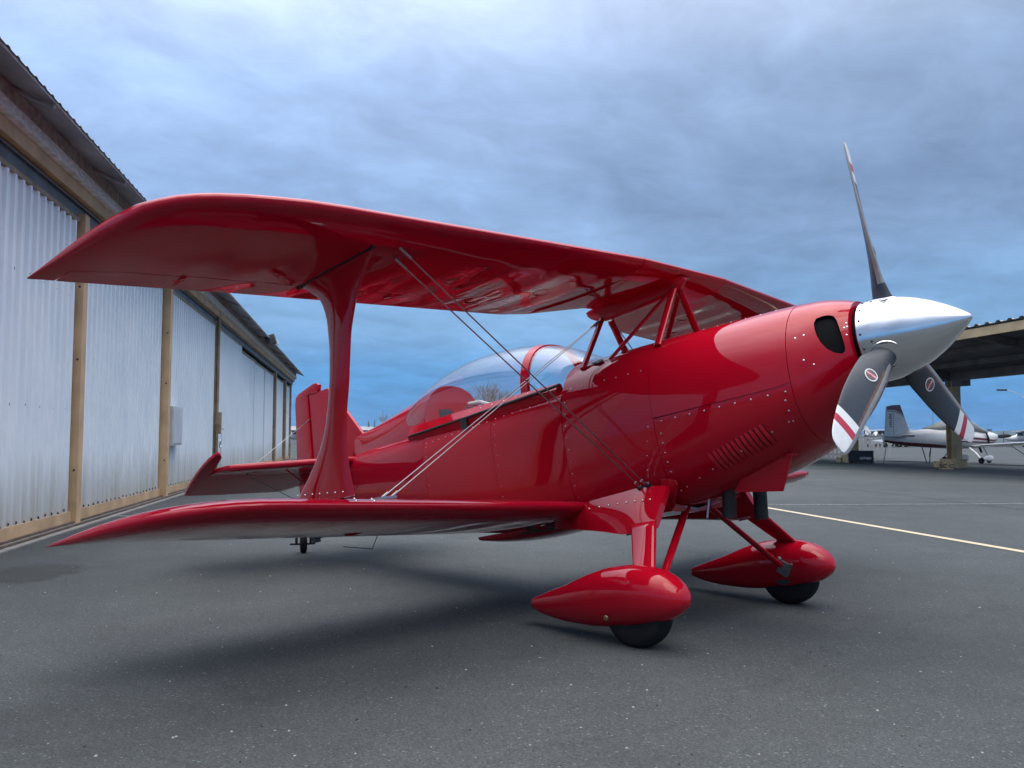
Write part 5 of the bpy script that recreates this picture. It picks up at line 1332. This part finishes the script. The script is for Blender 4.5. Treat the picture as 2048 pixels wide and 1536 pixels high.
# bare tree seen through the canopy
def bare_tree(p, h, sd0, lab):
    e_ = tag(empty('bare_tree', p), lab, 'tree', 'leafless trees')
    rg_ = random.Random(sd0); mbT = MB(); mbC = MB()
    def grow(a, d, L_, r, lev):
        b_ = a+d*L_
        (mbT if lev < 2 else mbC).path([a, (a+b_)/2+Vector((rg_.uniform(-1, 1), rg_.uniform(-1, 1), 0))*L_*.05, b_], [r, r*.85, r*.68], 6 if lev < 2 else 3, cap=False)
        if lev >= 6 or L_ < .12: return
        for k in range(3 if lev < 5 else 2):
            ax = Vector((rg_.uniform(-1, 1), rg_.uniform(-1, 1), rg_.uniform(-.25, .6))).normalized()
            nd = (d*.75+ax*.72+UZ*.10).normalized()
            grow(a.lerp(b_, rg_.uniform(.6, 1)), nd, L_*rg_.uniform(.66, .86), r*.6, lev+1)
    grow(Vector((0, 0, 0)), UZ, h*.24, h*.028, 0)
    mbT.build('trunk', BARK, e_, fix=False); mbC.build('crown', BARE, e_, smooth=False, fix=False)
bare_tree(VP(-1.9, 92), 10.2, 5, 'leafless tree beyond the red biplane, seen through its canopy')
bare_tree(VP(-11.2, 84), 4.6, 8, 'leafless tree just above the red turtledeck')
# far hills
HILL = mat('far_hills', (0.035, 0.05, 0.05), 0.9, var=.3, scale=.004)
mb = MB(); rows = []
for k in range(121):
    a = YAW+R(60-k); dist = 2600
    h = 14+22*max(0, math.sin(k*.13+1.0))+9*math.sin(k*.37)+(26 if k > 82 else 0)*min(1, (k-82)/10 if k > 82 else 0)
    base = Vector((CAM_POS.x+math.cos(a)*dist, CAM_POS.y+math.sin(a)*dist, -2)); far = Vector((CAM_POS.x+math.cos(a)*(dist+300), CAM_POS.y+math.sin(a)*(dist+300), max(4, h*0.62)))
    far2 = Vector((CAM_POS.x+math.cos(a)*(dist+700), CAM_POS.y+math.sin(a)*(dist+700), -2))
    rows.append([base, far, far2])
struct(mb.grid(rows).build('hills', HILL))

# loose grit and crumbs of tar on the apron near the camera
rg_ = random.Random(21); gm = MB()
for k in range(420):
    r_ = 2.2+7.5*rg_.random()**1.3; a_ = YAW+rg_.uniform(-.62, .62)
    p_ = Vector((CAM_POS.x+math.cos(a_)*r_, CAM_POS.y+math.sin(a_)*r_, 0)); sz_ = rg_.uniform(.0025, .0065)
    mi_ = 0 if rg_.random() < .6 else 1
    n_ = 5; top = p_+UZ*sz_*.9
    base = [p_+Vector((math.cos(TAU*j/n_+k), math.sin(TAU*j/n_+k), 0))*sz_*rg_.uniform(.7, 1.3)+UZ*.0005 for j in range(n_)]
    gm.add(base+[top], [(j, (j+1) % n_, n_) for j in range(n_)], mi_)
gr_ = gm.build('loose_grit', [mat('pale_grit', (.34, .33, .31), .9), mat('tar_crumb', (.02, .02, .022), .9)], smooth=False, fix=False)
tag(gr_, 'scattered pale grit and tar crumbs on the asphalt', 'grit', kind='stuff')
cf = MB(); xs = [r[0] for r in CTab]
for sg in (-1, 1):
    for k in range(12):
        u = -3.25+0.105*k; hb_ = hermite(u, xs, [r[1] for r in CTab]); cf.dome(X(u, sg*(hb_+0.022), 0.19), (0, sg, .5), .0045, .6, 6)
cfo = cf.build('canopy_fasteners', RIVET, plane); cfo['kind'] = 'stuff'
sf = MB()
for sg in (-1, 1):
    for k in range(7): sf.dome(X(-2.12+.06*k, sg*2.0-0.022*(1 if sg > 0 else -1)*-1, -0.365-.006*k), (0, sg, .2), .005, .6, 6)
sfo = sf.build('strut_foot_screws', RIVET, plane); sfo['kind'] = 'stuff'

# ================================================================== HAZE
hz = bpy.data.materials.new('thin_haze'); hz.use_nodes = True
nt = hz.node_tree; nt.nodes.clear()
ho = nt.nodes.new('ShaderNodeOutputMaterial'); pv = nt.nodes.new('ShaderNodeVolumePrincipled')
pv.inputs['Color'].default_value = (0.42, 0.66, 0.95, 1); pv.inputs['Density'].default_value = 0.00008
nt.links.new(pv.outputs[0], ho.inputs['Volume'])
mb = MB(); mb.box((CAM_POS.x, CAM_POS.y, 40), (7400, 7400, 88))
hzo = mb.build('haze', hz, smooth=False); hzo['kind'] = 'stuff'; hzo['label'] = 'thin pale haze over the whole airfield'; hzo['category'] = 'haze'
